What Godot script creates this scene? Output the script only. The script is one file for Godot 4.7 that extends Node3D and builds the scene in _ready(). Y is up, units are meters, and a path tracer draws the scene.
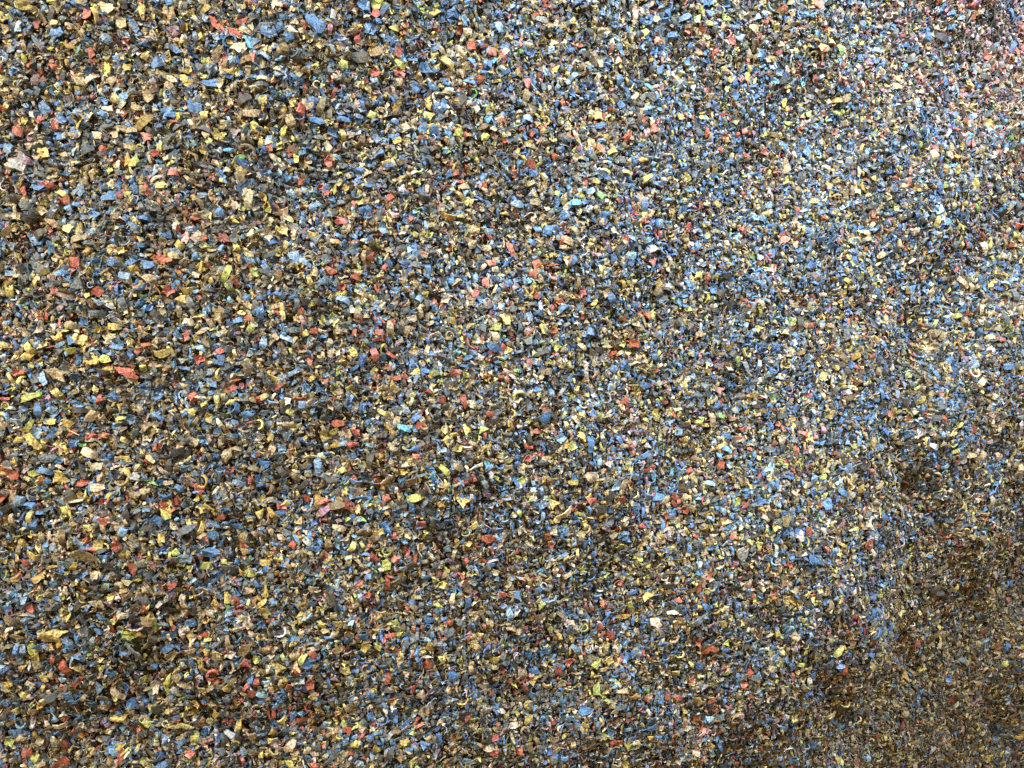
extends Node3D
# A bank of loose shredded plastic flakes seen from above. Units are metres; the bank falls away towards +x.

const SLOPE := 0.42
const EYE := 0.6
const X0 := -0.40
const X1 := 1.06
const Z0 := -0.66
const Z1 := 0.86
const CELL := 0.005
const TROUGH := [Vector2(0.378, -0.045), Vector2(0.367, -0.01), Vector2(0.363, 0.043), Vector2(0.375, 0.1)]

var heights := PackedFloat32Array()
var nx := 0
var nz := 0
var rng := RandomNumberGenerator.new()
var taken := {}
var mottle: NoiseTexture2D
var grain: NoiseTexture2D

# linear base colours of the plastics
const TINT := {
	"blue": Color(0.100, 0.225, 0.455), "sky": Color(0.250, 0.400, 0.580), "slate": Color(0.125, 0.155, 0.172), "charcoal": Color(0.070, 0.068, 0.058),
	"tan": Color(0.425, 0.350, 0.210), "cream": Color(0.660, 0.580, 0.420), "yellow": Color(0.630, 0.520, 0.180), "lime": Color(0.500, 0.550, 0.165),
	"brick": Color(0.370, 0.105, 0.062), "coral": Color(0.610, 0.190, 0.150), "ochre": Color(0.460, 0.325, 0.090), "brown": Color(0.205, 0.155, 0.082),
	"green": Color(0.220, 0.420, 0.130), "cyan": Color(0.140, 0.400, 0.600), "pale": Color(0.480, 0.500, 0.520), "rose": Color(0.540, 0.390, 0.360), "mauve": Color(0.340, 0.205, 0.285),
}


func _ready() -> void:
	rng.seed = 20417
	var cam := Camera3D.new()
	cam.name = "camera"
	cam.fov = 51.1
	cam.near = 0.02
	cam.far = 20.0
	add_child(cam)
	cam.look_at_from_position(Vector3(0, EYE, 0), Vector3(0, 0, 0), Vector3(0, 0, -1))
	cam.current = true
	var env := Environment.new()
	env.background_mode = Environment.BG_COLOR
	env.background_color = Color(0.90, 0.76, 0.56)
	env.background_energy_multiplier = 0.19
	env.tonemap_mode = Environment.TONE_MAPPER_LINEAR
	env.tonemap_exposure = 2.75
	env.sdfgi_enabled = true
	env.ssao_enabled = true
	env.ssil_enabled = true
	var we := WorldEnvironment.new()
	we.name = "surroundings"
	we.environment = env
	add_child(we)
	lamp("cool white spot lamp on the far side of the flakes, outside the picture", Vector3(0.95, 1.0, -1.5), Vector3(0.30, -0.13, -0.23), 0.2, 23.0, Color(0.92, 0.96, 1.0), 3.7)
	lamp("added warm white fill lamp over the top of the heap, outside the picture", Vector3(-1.15, 1.25, -0.95), Vector3(-0.04, 0.0, 0.0), 0.25, 27.0, Color(1.0, 0.96, 0.89), 2.15)  # unseen lamp, added to brighten the high side but not the far corner

	build_heights()
	mottle = noise_texture(0.035, 4, 7, Color(0.52, 0.49, 0.45), Color(1, 1, 1))
	grain = noise_texture(0.09, 3, 3, Color(0, 0, 0), Color(1, 1, 1), true)
	ground()
	flakes()
	mass()
	print("done ", Time.get_ticks_msec())


# ---------------------------------------------------------------- light
func lamp(label: String, at: Vector3, aim: Vector3, radius: float, cone: float, tone: Color, energy: float) -> void:
	var o := Node3D.new()
	o.name = "spot_lamp" if not has_node("spot_lamp") else "spot_lamp_001"
	add_child(o)
	o.look_at_from_position(at, aim, Vector3.UP)
	o.set_meta("label", label)
	o.set_meta("category", "lamp")
	var metal := StandardMaterial3D.new()
	metal.albedo_color = Color(0.8, 0.8, 0.8)
	metal.roughness = 0.5
	var glow := StandardMaterial3D.new()
	glow.albedo_color = Color(0.9, 0.9, 0.9)
	glow.emission_enabled = true
	glow.emission = tone
	glow.emission_energy_multiplier = 1.0
	var housing := MeshInstance3D.new()
	housing.name = "housing"
	var can := CylinderMesh.new()
	can.top_radius = radius + 0.02
	can.bottom_radius = radius * 0.7
	can.height = 0.22
	housing.mesh = can
	housing.material_override = metal
	housing.position = Vector3(0, 0, 0.14)
	housing.rotation.x = -PI / 2
	o.add_child(housing, true)
	var face := MeshInstance3D.new()
	face.name = "lens"
	var disc := CylinderMesh.new()
	disc.top_radius = radius
	disc.bottom_radius = radius
	disc.height = 0.008
	face.mesh = disc
	face.material_override = glow
	face.position = Vector3(0, 0, 0.02)
	face.rotation.x = -PI / 2
	o.add_child(face, true)
	var l := SpotLight3D.new()
	l.name = "lamp_light"
	l.spot_angle = cone
	l.spot_angle_attenuation = 1.0
	l.spot_range = 8.0
	l.spot_attenuation = 2.0
	l.light_size = radius
	l.light_color = tone
	l.light_energy = energy
	l.shadow_enabled = true
	l.position = Vector3(0, 0, -radius - 0.01)
	o.add_child(l, true)


# ---------------------------------------------------------------- the bank's shape
func bank(x: float, z: float) -> float:
	var roll := clampf(z + 0.05, 0.0, 0.30)
	var y := -SLOPE * x - 0.6 * minf(0.0, x + 0.02) ** 2.0 - 0.5 * roll * roll * (1.0 - smoothstep(0.0, 0.3, x))
	y += 0.0030 * sin(23.0 * x + 9.0 * z + 1.1) + 0.0026 * sin(-14.0 * x + 27.0 * z + 0.4) + 0.0019 * sin(41.0 * x + 33.0 * z + 2.2)
	y += 0.0018 * sin(52.0 * x - 38.0 * z + 0.7) + 0.0013 * sin(88.0 * x + 71.0 * z) + 0.0013 * sin(-95.0 * x + 83.0 * z + 1.9)
	y += 0.005 * smoothstep(0.1, 0.4, x) * (sin(30.0 * z + 16.0 * x + 0.6) + 0.7 * sin(-26.0 * z + 34.0 * x + 2.0))
	var s := (z - 0.300 + 0.27 * x + 0.09 * smoothstep(0.33, 0.41, x)) * 0.92
	var w := 0.026
	y -= 0.60 * rounded_step(s, w) - 0.25 * rounded_step(s - 0.14, w)
	var g := along(Vector2(x, z), TROUGH)
	y -= 0.0175 * exp(-g.x * g.x / 0.00050)
	y += 0.008 * exp(-((x - 0.320) ** 2.0) / 0.0011 - ((z - 0.02) ** 2.0) / 0.008)
	y -= 0.008 * exp(-((x - 0.30) ** 2.0) / 0.0030 - ((z + 0.065) ** 2.0) / 0.0007)
	return y


func rounded_step(s: float, w: float) -> float:
	return w * log(1.0 + exp(s / w)) if s / w < 40.0 else s


func along(p: Vector2, line: Array) -> Vector2:
	# x: distance to the line, y: on which side (positive towards the near hollow)
	var best := 9.0
	var side := 1.0
	for i in line.size() - 1:
		var a: Vector2 = line[i]
		var d: Vector2 = line[i + 1] - a
		var t: float = clampf((p - a).dot(d) / d.length_squared(), 0.0, 1.0)
		var q: Vector2 = a + d * t
		var far: float = p.distance_to(q)
		if far < best:
			best = far
			side = 1.0 if d.cross(p - a) < 0.0 else -1.0
	return Vector2(best, side)


func build_heights() -> void:
	nx = int((X1 - X0) / CELL) + 1
	nz = int((Z1 - Z0) / CELL) + 1
	heights.resize(nx * nz)
	for j in nz:
		for i in nx:
			heights[j * nx + i] = bank(X0 + i * CELL, Z0 + j * CELL)


func height(x: float, z: float) -> float:
	var fx := clampf((x - X0) / CELL, 0.0, nx - 1.001)
	var fz := clampf((z - Z0) / CELL, 0.0, nz - 1.001)
	var i := int(fx)
	var j := int(fz)
	fx -= i
	fz -= j
	var k := j * nx + i
	return lerpf(lerpf(heights[k], heights[k + 1], fx), lerpf(heights[k + nx], heights[k + nx + 1], fx), fz)


func facing(x: float, z: float) -> Vector3:
	var e := 0.006
	return Vector3(height(x - e, z) - height(x + e, z), 2.0 * e, height(x, z - e) - height(x, z + e)).normalized()


func noise_texture(freq: float, octaves: int, sd: int, low: Color, high: Color, as_relief := false) -> NoiseTexture2D:
	var n := FastNoiseLite.new()
	n.seed = sd
	n.frequency = freq
	n.fractal_octaves = octaves
	var t := NoiseTexture2D.new()
	t.width = 512
	t.height = 512
	t.seamless = true
	t.noise = n
	if as_relief:
		t.as_normal_map = true
		t.bump_strength = 5.0
	else:
		var g := Gradient.new()
		g.set_color(0, low)
		g.set_color(1, high)
		g.set_offset(0, 0.2)
		g.set_offset(1, 0.62)
		t.color_ramp = g
	return t


func ground() -> void:
	var st := SurfaceTool.new()
	st.begin(Mesh.PRIMITIVE_TRIANGLES)
	for j in nz:
		for i in nx:
			var x := X0 + i * CELL
			var z := Z0 + j * CELL
			st.set_normal(facing(x, z))
			st.add_vertex(Vector3(x, heights[j * nx + i] - 0.0040, z))
	for j in nz - 1:
		for i in nx - 1:
			var k := j * nx + i
			for q in [k, k + 1, k + nx, k + 1, k + nx + 1, k + nx]:
				st.add_index(q)
	var m := StandardMaterial3D.new()
	m.albedo_color = Color(0.230, 0.185, 0.130).linear_to_srgb()
	m.albedo_texture = mottle
	m.uv1_triplanar = true
	m.uv1_world_triplanar = true
	m.uv1_scale = Vector3(30, 30, 30)
	m.roughness = 0.95
	var o := MeshInstance3D.new()
	o.name = "ground"
	o.mesh = st.commit()
	o.material_override = m
	o.set_meta("kind", "structure")
	o.set_meta("label", "dark packed bed of fine plastic crumb under the flakes")
	add_child(o)


# ---------------------------------------------------------------- flake shapes, each about one unit long
func bend(p: Vector3, how: Dictionary) -> Vector3:
	# bowed, twisted and folded along one line
	var fold: float = absf(p.x * how.u + p.z * how.v - how.w)
	return Vector3(p.x, p.y + how.a * (p.x * p.x - 0.08) + how.b * (p.z * p.z - 0.05) + how.c * p.x * p.z + how.f * (fold - 0.15), p.z)


func plate(r: RandomNumberGenerator, wide: float, thick: float, rough: float, n: int, curve: float) -> ArrayMesh:
	var an := r.randf() * TAU
	var how := {"a": r.randf_range(-curve, curve), "b": r.randf_range(-curve, curve), "c": r.randf_range(-curve, curve), "f": r.randf_range(-curve, curve) * 1.3, "u": cos(an), "v": sin(an), "w": r.randf_range(-0.12, 0.12)}
	# a torn outline: a few corners far out or far in, with one knick on the edge between
	var corners: Array[Vector2] = []
	var ph := r.randf() * TAU
	for i in n:
		var t := ph + TAU * (i + r.randf_range(-0.38, 0.38)) / n
		var rad := 0.52 * (1.0 + r.randf_range(-1.0, 0.75) * rough)
		corners.append(Vector2(cos(t) * rad, sin(t) * rad * wide))
	var ring: Array[Vector2] = []
	for i in n:
		var p := corners[i]
		var q := corners[(i + 1) % n]
		ring.append(p)
		ring.append(p.lerp(q, r.randf_range(0.3, 0.7)) * (1.0 + r.randf_range(-0.45, 0.2) * rough))
	var m := ring.size()
	var st := SurfaceTool.new()
	st.begin(Mesh.PRIMITIVE_TRIANGLES)
	st.set_smooth_group(-1)
	var rows := []
	for lay in [[0.5, 0.5], [0.97, 0.42], [1.0, -0.42]]:
		var row: Array[Vector3] = []
		for v in ring:
			row.append(bend(Vector3(v.x * lay[0], thick * lay[1] * r.randf_range(0.7, 1.3), v.y * lay[0]), how))
		rows.append(row)
	var top := bend(Vector3(0, thick * 0.5, 0), how)
	var low := bend(Vector3(0, -thick * 0.5, 0), how)
	for i in m:
		var j := (i + 1) % m
		tri(st, top, rows[0][i], rows[0][j])
		quad(st, rows[0][i], rows[0][j], rows[1][i], rows[1][j])
		quad(st, rows[1][i], rows[1][j], rows[2][i], rows[2][j])
		tri(st, low, rows[2][j], rows[2][i])
	st.generate_normals()
	return st.commit()


func tri(st: SurfaceTool, a: Vector3, b: Vector3, c: Vector3) -> void:
	st.add_vertex(a)
	st.add_vertex(b)
	st.add_vertex(c)


func quad(st: SurfaceTool, a: Vector3, b: Vector3, c: Vector3, d: Vector3) -> void:
	tri(st, a, c, b)
	tri(st, b, c, d)


# a strip that rolls up: turn is how far it rolls, wide its width, lying flat when flat is set (then it reads as a ring)
func strip(r: RandomNumberGenerator, turn: float, wide: float, thick: float, flat: bool) -> ArrayMesh:
	var n := 10
	var rad := 0.42 if turn > 2.4 else 0.5 / maxf(sin(turn * 0.5), 0.25)
	var rows := []
	var skew := r.randf_range(-0.25, 0.25)
	for i in n + 1:
		var t := -turn * 0.5 + turn * i / n
		var grow := 1.0 + r.randf_range(-0.07, 0.07) + 0.12 * sin(t * 1.3 + skew * 8.0)
		var w := wide * (1.0 - 0.45 * absf(2.0 * i / n - 1.0) ** 3.0) * r.randf_range(0.85, 1.1)
		var out := Vector3(sin(t), cos(t), 0)
		var mid := out * rad * grow + Vector3(0, -rad * 0.75, skew * t * 0.2)
		var side := Vector3(0, 0, w * 0.5)
		var row: Array[Vector3] = [mid + out * thick * 0.5 - side, mid + out * thick * 0.5 + side, mid - out * thick * 0.5 + side, mid - out * thick * 0.5 - side]
		if flat:
			for k in 4:
				row[k] = Vector3(row[k].x, row[k].z, row[k].y + rad * 0.7)
		rows.append(row)
	var st := SurfaceTool.new()
	st.begin(Mesh.PRIMITIVE_TRIANGLES)
	for i in n:
		for k in 4:
			var l := (k + 1) % 4
			st.set_smooth_group(k + 1)
			if flat:
				quad(st, rows[i][l], rows[i][k], rows[i + 1][l], rows[i + 1][k])
			else:
				quad(st, rows[i][k], rows[i][l], rows[i + 1][k], rows[i + 1][l])
	for e in [rows[0], rows[n]]:
		st.set_smooth_group(7)
		tri(st, e[0], e[1], e[2])
		tri(st, e[0], e[2], e[3])
	st.generate_normals()
	return st.commit()


func thread(r: RandomNumberGenerator) -> ArrayMesh:
	var st := SurfaceTool.new()
	st.begin(Mesh.PRIMITIVE_TRIANGLES)
	st.set_smooth_group(1)
	var rows := []
	var bow := r.randf_range(-0.25, 0.25)
	var wav := r.randf_range(-0.08, 0.08)
	for i in 9:
		var t := i / 8.0 - 0.5
		var c := Vector3(t, 0.10 - t * t * 0.3 + wav * sin(t * 11.0), bow * (0.25 - t * t) * 4.0 * 0.5 + wav * sin(t * 9.0))
		var row: Array[Vector3] = []
		for k in 4:
			var an := TAU * k / 4.0
			row.append(c + Vector3(0, sin(an), cos(an)) * 0.028 * (1.0 - absf(t)))
		rows.append(row)
	for i in 8:
		for k in 4:
			var l := (k + 1) % 4
			quad(st, rows[i][l], rows[i][k], rows[i + 1][l], rows[i + 1][k])
	st.generate_normals()
	return st.commit()


func shape_for(kind: String, wide: float, r: RandomNumberGenerator) -> ArrayMesh:
	match kind:
		"curl":
			return strip(r, r.randf_range(2.0, 3.2), wide * 0.75, 0.09, false)
		"ring":
			return strip(r, r.randf_range(4.6, 5.8), 0.16, 0.13, true)
		"ragged":
			return plate(r, wide, 0.09, 0.5, 9, 0.6)
		"round":
			return plate(r, wide, 0.10, 0.08, 7, 0.3)
		"sliver":
			return plate(r, wide, 0.08, 0.22, 6, 0.5)
	return plate(r, wide, 0.10, 0.3, r.randi_range(5, 7), 0.6)


func paint(tone: Color, gloss: float) -> StandardMaterial3D:
	var m := StandardMaterial3D.new()
	m.albedo_color = tone.linear_to_srgb()
	m.albedo_texture = mottle
	m.uv1_triplanar = true
	m.uv1_world_triplanar = true
	m.uv1_scale = Vector3(26, 26, 26)
	m.normal_enabled = true
	m.normal_texture = grain
	m.normal_scale = 0.5
	m.roughness = gloss
	return m


func turned(up: Vector3, yaw: float, tip: Vector2) -> Basis:
	# y along the bank's own normal, x turned by yaw, then tipped a little
	var x := Vector3(cos(yaw), 0, sin(yaw))
	x = (x - up * x.dot(up)).normalized()
	var b := Basis(x, up, x.cross(up))
	return b * Basis(Vector3.RIGHT, tip.x) * Basis(Vector3.BACK, tip.y)


# ---------------------------------------------------------------- the flakes that show largest, one object each
func flakes() -> void:
	var paints := {}
	var r := RandomNumberGenerator.new()
	r.seed = 771
	var count := {}
	for f in FLAKES:
		var kind: String = f[5]
		var tone: String = f[6]
		var shade := r.randi_range(0, 3)
		var key := "%s%d" % [tone, shade]
		if not paints.has(key):
			var c: Color = TINT[tone] * [0.82, 0.94, 1.06, 1.18][shade]
			paints[key] = paint(Color(minf(c.r, 0.85), minf(c.g, 0.85), minf(c.b, 0.85)), [0.42, 0.55, 0.5, 0.62][shade])
		var long: float = f[2] * 0.00086
		var wide: float = f[3] / f[2]
		var o := MeshInstance3D.new()
		var called: String = {"curl": "curled_flake", "ring": "ring_flake", "ragged": "ragged_flake", "round": "round_flake", "sliver": "sliver_flake"}.get(kind, "plastic_flake")
		count[called] = count.get(called, 0) + 1
		o.name = called if count[called] == 1 else "%s_%03d" % [called, count[called] - 1]
		o.mesh = shape_for(kind, wide, r)
		o.material_override = paints[key]
		var x: float = f[0]
		var z: float = f[1]
		var up := facing(x, z)
		var b := turned(up, deg_to_rad(f[4]), Vector2(r.randfn(0, 0.12), r.randfn(0, 0.12)))
		o.transform = Transform3D(b.scaled_local(Vector3(long, long, long)), Vector3(x, height(x, z), z) + up * (0.0021 + long * 0.05))
		o.set_meta("label", f[7])
		o.set_meta("category", "plastic flake")
		o.set_meta("group", "shredded plastic flakes lying on the heap")
		add_child(o)
		claim(x, z, long * 0.5, wide, deg_to_rad(f[4]))


func claim(x: float, z: float, half: float, wide: float, yaw: float) -> void:
	var e := 0.0015
	var n := int(half / e) + 1
	for i in range(-n, n + 1):
		for j in range(-n, n + 1):
			var u := i * e
			var v := j * e
			var p := (u * cos(yaw) + v * sin(yaw)) / half
			var q := (-u * sin(yaw) + v * cos(yaw)) / (half * wide)
			if p * p + q * q < 0.75:
				taken[Vector2i(int(floor((x + u) / e)), int(floor((z + v) / e)))] = true


func held(x: float, z: float) -> bool:
	return taken.has(Vector2i(int(floor(x / 0.0015)), int(floor(z / 0.0015))))


# ---------------------------------------------------------------- all the others: far too many to count, one object
func mass() -> void:
	var r := RandomNumberGenerator.new()
	r.seed = 90210
	var shapes: Array[ArrayMesh] = []
	var chance := []
	for k in 11:
		shapes.append(plate(r, r.randf_range(0.6, 0.95), r.randf_range(0.05, 0.11), r.randf_range(0.25, 0.45), r.randi_range(4, 7), 0.8))
		chance.append(1.0)
	for k in 5:
		shapes.append(plate(r, r.randf_range(0.55, 0.9), 0.09, 0.55, r.randi_range(7, 9), 0.9))
		chance.append(0.9)
	for k in 4:
		shapes.append(plate(r, r.randf_range(0.25, 0.4), 0.09, 0.3, 5, 0.7))
		chance.append(0.9)
	for k in 5:
		shapes.append(strip(r, r.randf_range(1.3, 3.3), r.randf_range(0.25, 0.55), 0.1, false))
		chance.append(1.1)
	for k in 3:
		shapes.append(strip(r, r.randf_range(3.2, 5.6), 0.18, 0.12, true))
		chance.append(0.4)
	for k in 2:
		shapes.append(thread(r))
		chance.append(0.22)
	var total := 0.0
	var upto := []
	for c in chance:
		total += c
		upto.append(total)
	var buffers := []
	for s in shapes:
		buffers.append(PackedFloat32Array())
	var patch := FastNoiseLite.new()
	patch.seed = 5
	patch.frequency = 14.0
	patch.fractal_octaves = 3
	var names := MIX.keys()
	# [spacing, lowest, highest, tilt, length, spread]
	for lay in [[0.0042, -0.0026, -0.0008, 0.30, 0.0066, 0.20, false], [0.0042, -0.0008, 0.0012, 0.30, 0.0060, 0.30, true], [0.0046, 0.0008, 0.0028, 0.34, 0.0057, 0.36, true], [0.0046, -0.0010, 0.0014, 0.5, 0.0030, 0.35, false], [0.0056, 0.0012, 0.0034, 0.5, 0.0030, 0.40, false]]:
		var step: float = lay[0]
		var x := X0 + 0.03
		while x < 0.86:
			var reach := (EYE + SLOPE * x) * 0.478 * 1.12 + 0.03
			var last := minf(Z1 - 0.01, reach + maxf(0.0, x) * 0.30)
			var z := -minf(reach, -Z0 - 0.01)
			while z < last:
				var px := x + r.randf_range(-0.9, 0.9) * step
				var pz := z + r.randf_range(-0.9, 0.9) * step
				z += step
				if lay[6] and held(px, pz):
					continue
				var s := 0
				var pick := r.randf() * total
				while upto[s] < pick:
					s += 1
				var long: float = clampf(lay[4] * exp(r.randfn(0, lay[5])), 0.0014, 0.0100)
				long *= 1.0 + 0.16 * smoothstep(0.15, 0.5, px)
				if s >= 28:
					long *= 1.35
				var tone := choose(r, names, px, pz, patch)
				var up := facing(px, pz)
				var b := turned(up, r.randf() * TAU, Vector2(r.randfn(0, lay[3]), r.randfn(0, lay[3])))
				b = b.scaled_local(Vector3(long * r.randf_range(0.85, 1.2), long * r.randf_range(0.8, 1.5), long * r.randf_range(0.75, 1.15)))
				put(buffers[s], b, Vector3(px, height(px, pz), pz) + up * r.randf_range(lay[1], lay[2]), tone)
			x += step * 0.89
	for f in SMALL:
		var s: int = {"curl": 20 + r.randi() % 5, "ring": 25 + r.randi() % 3, "ragged": 11 + r.randi() % 5, "sliver": 16 + r.randi() % 4}.get(f[5], r.randi() % 11)
		var up := facing(f[0], f[1])
		var b := turned(up, deg_to_rad(f[4]), Vector2(r.randfn(0, 0.15), r.randfn(0, 0.15)))
		var long: float = f[2] * 0.001
		var wide: float = clampf(f[3] / f[2] / 0.8, 0.6, 1.2)
		put(buffers[s], b.scaled_local(Vector3(long, long, long * wide)), Vector3(f[0], height(f[0], f[1]), f[1]) + up * 0.0036, vary(r, TINT[f[6]]))
	var root := Node3D.new()
	root.name = "shredded_plastic"
	root.set_meta("kind", "stuff")
	root.set_meta("label", "deep mass of small mixed blue, grey, tan, yellow and red plastic flakes")
	root.set_meta("category", "shredded plastic")
	add_child(root)
	var n := 0
	for s in shapes.size():
		var mm := MultiMesh.new()
		mm.transform_format = MultiMesh.TRANSFORM_3D
		mm.use_colors = true
		mm.mesh = shapes[s]
		mm.instance_count = buffers[s].size() / 16
		mm.buffer = buffers[s]
		n += mm.instance_count
		var o := MultiMeshInstance3D.new()
		o.name = "flake_scatter" if s == 0 else "flake_scatter_%03d" % s
		o.multimesh = mm
		var m := paint(Color(1, 1, 1), [0.42, 0.5, 0.6][s % 3])
		m.vertex_color_use_as_albedo = true
		o.material_override = m
		o.set_meta("kind", "stuff")
		root.add_child(o, true)
	print("small flakes ", n)


func put(a: PackedFloat32Array, b: Basis, at: Vector3, c: Color) -> void:
	a.append_array(PackedFloat32Array([b.x.x, b.y.x, b.z.x, at.x, b.x.y, b.y.y, b.z.y, at.y, b.x.z, b.y.z, b.z.z, at.z, c.r, c.g, c.b, 1.0]))


func vary(r: RandomNumberGenerator, c: Color) -> Color:
	var k := exp(r.randfn(0, 0.22))
	return Color(clampf(c.r * k * r.randf_range(0.9, 1.1), 0.0, 0.85), clampf(c.g * k, 0.0, 0.85), clampf(c.b * k * r.randf_range(0.88, 1.12), 0.0, 0.85))


# how the kinds of plastic are mixed: [share, more of it in the blue drift with its painted haze, in the pale drift, in the brown drift, brown plastic plus painted shade]
const MIX := {
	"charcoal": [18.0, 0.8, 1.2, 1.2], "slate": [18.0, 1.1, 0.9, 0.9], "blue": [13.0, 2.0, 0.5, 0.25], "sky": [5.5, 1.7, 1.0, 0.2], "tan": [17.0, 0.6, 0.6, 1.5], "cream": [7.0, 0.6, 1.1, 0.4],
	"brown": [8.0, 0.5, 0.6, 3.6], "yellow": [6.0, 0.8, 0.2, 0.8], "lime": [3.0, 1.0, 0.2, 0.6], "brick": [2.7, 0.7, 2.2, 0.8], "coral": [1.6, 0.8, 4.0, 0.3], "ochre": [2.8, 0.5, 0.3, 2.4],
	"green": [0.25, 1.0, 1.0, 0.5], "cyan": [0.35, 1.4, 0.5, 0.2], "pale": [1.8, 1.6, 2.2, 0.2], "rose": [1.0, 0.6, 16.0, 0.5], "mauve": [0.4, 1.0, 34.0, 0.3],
}


func drift(x: float, z: float, cx: float, cz: float, rx: float, rz: float) -> float:
	var u := (x - cx) / rx
	var v := (z - cz) / rz
	return exp(-u * u - v * v)


func choose(r: RandomNumberGenerator, names: Array, x: float, z: float, patch: FastNoiseLite) -> Color:
	var p := patch.get_noise_2d(x, z) + 0.6 * patch.get_noise_2d(x * 3.3 + 2.0, z * 3.3)
	var q := patch.get_noise_2d(x + 7.0, z - 3.0)
	var b := clampf(drift(x, z, 0.19, -0.16, 0.26, 0.21) * 0.75 + drift(x, z, 0.43, -0.17, 0.11, 0.08) * 0.6 + drift(x, z, 0.31, 0.18, 0.065, 0.05) * 1.1 + p * 1.2, 0.0, 1.0)  # the middle drift paints the hazy blue-white glare into the flake colours
	var w := clampf(drift(x, z, 0.49, -0.38, 0.14, 0.12) * 1.3 + q * 0.4, 0.0, 1.0)
	var n := clampf(drift(x, z, 0.54, 0.34, 0.22, 0.20) * 1.4 - p * 0.55, 0.0, 1.0)  # brown plastic gathers here, strengthened to paint the corner's shade into the mix
	var sum := 0.0
	var parts := PackedFloat32Array()
	for k in names:
		var m: Array = MIX[k]
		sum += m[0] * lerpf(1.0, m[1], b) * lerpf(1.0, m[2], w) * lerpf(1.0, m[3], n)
		parts.append(sum)
	var pick := r.randf() * sum
	var i := 0
	while parts[i] < pick:
		i += 1
	return vary(r, TINT[names[i]])


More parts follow.
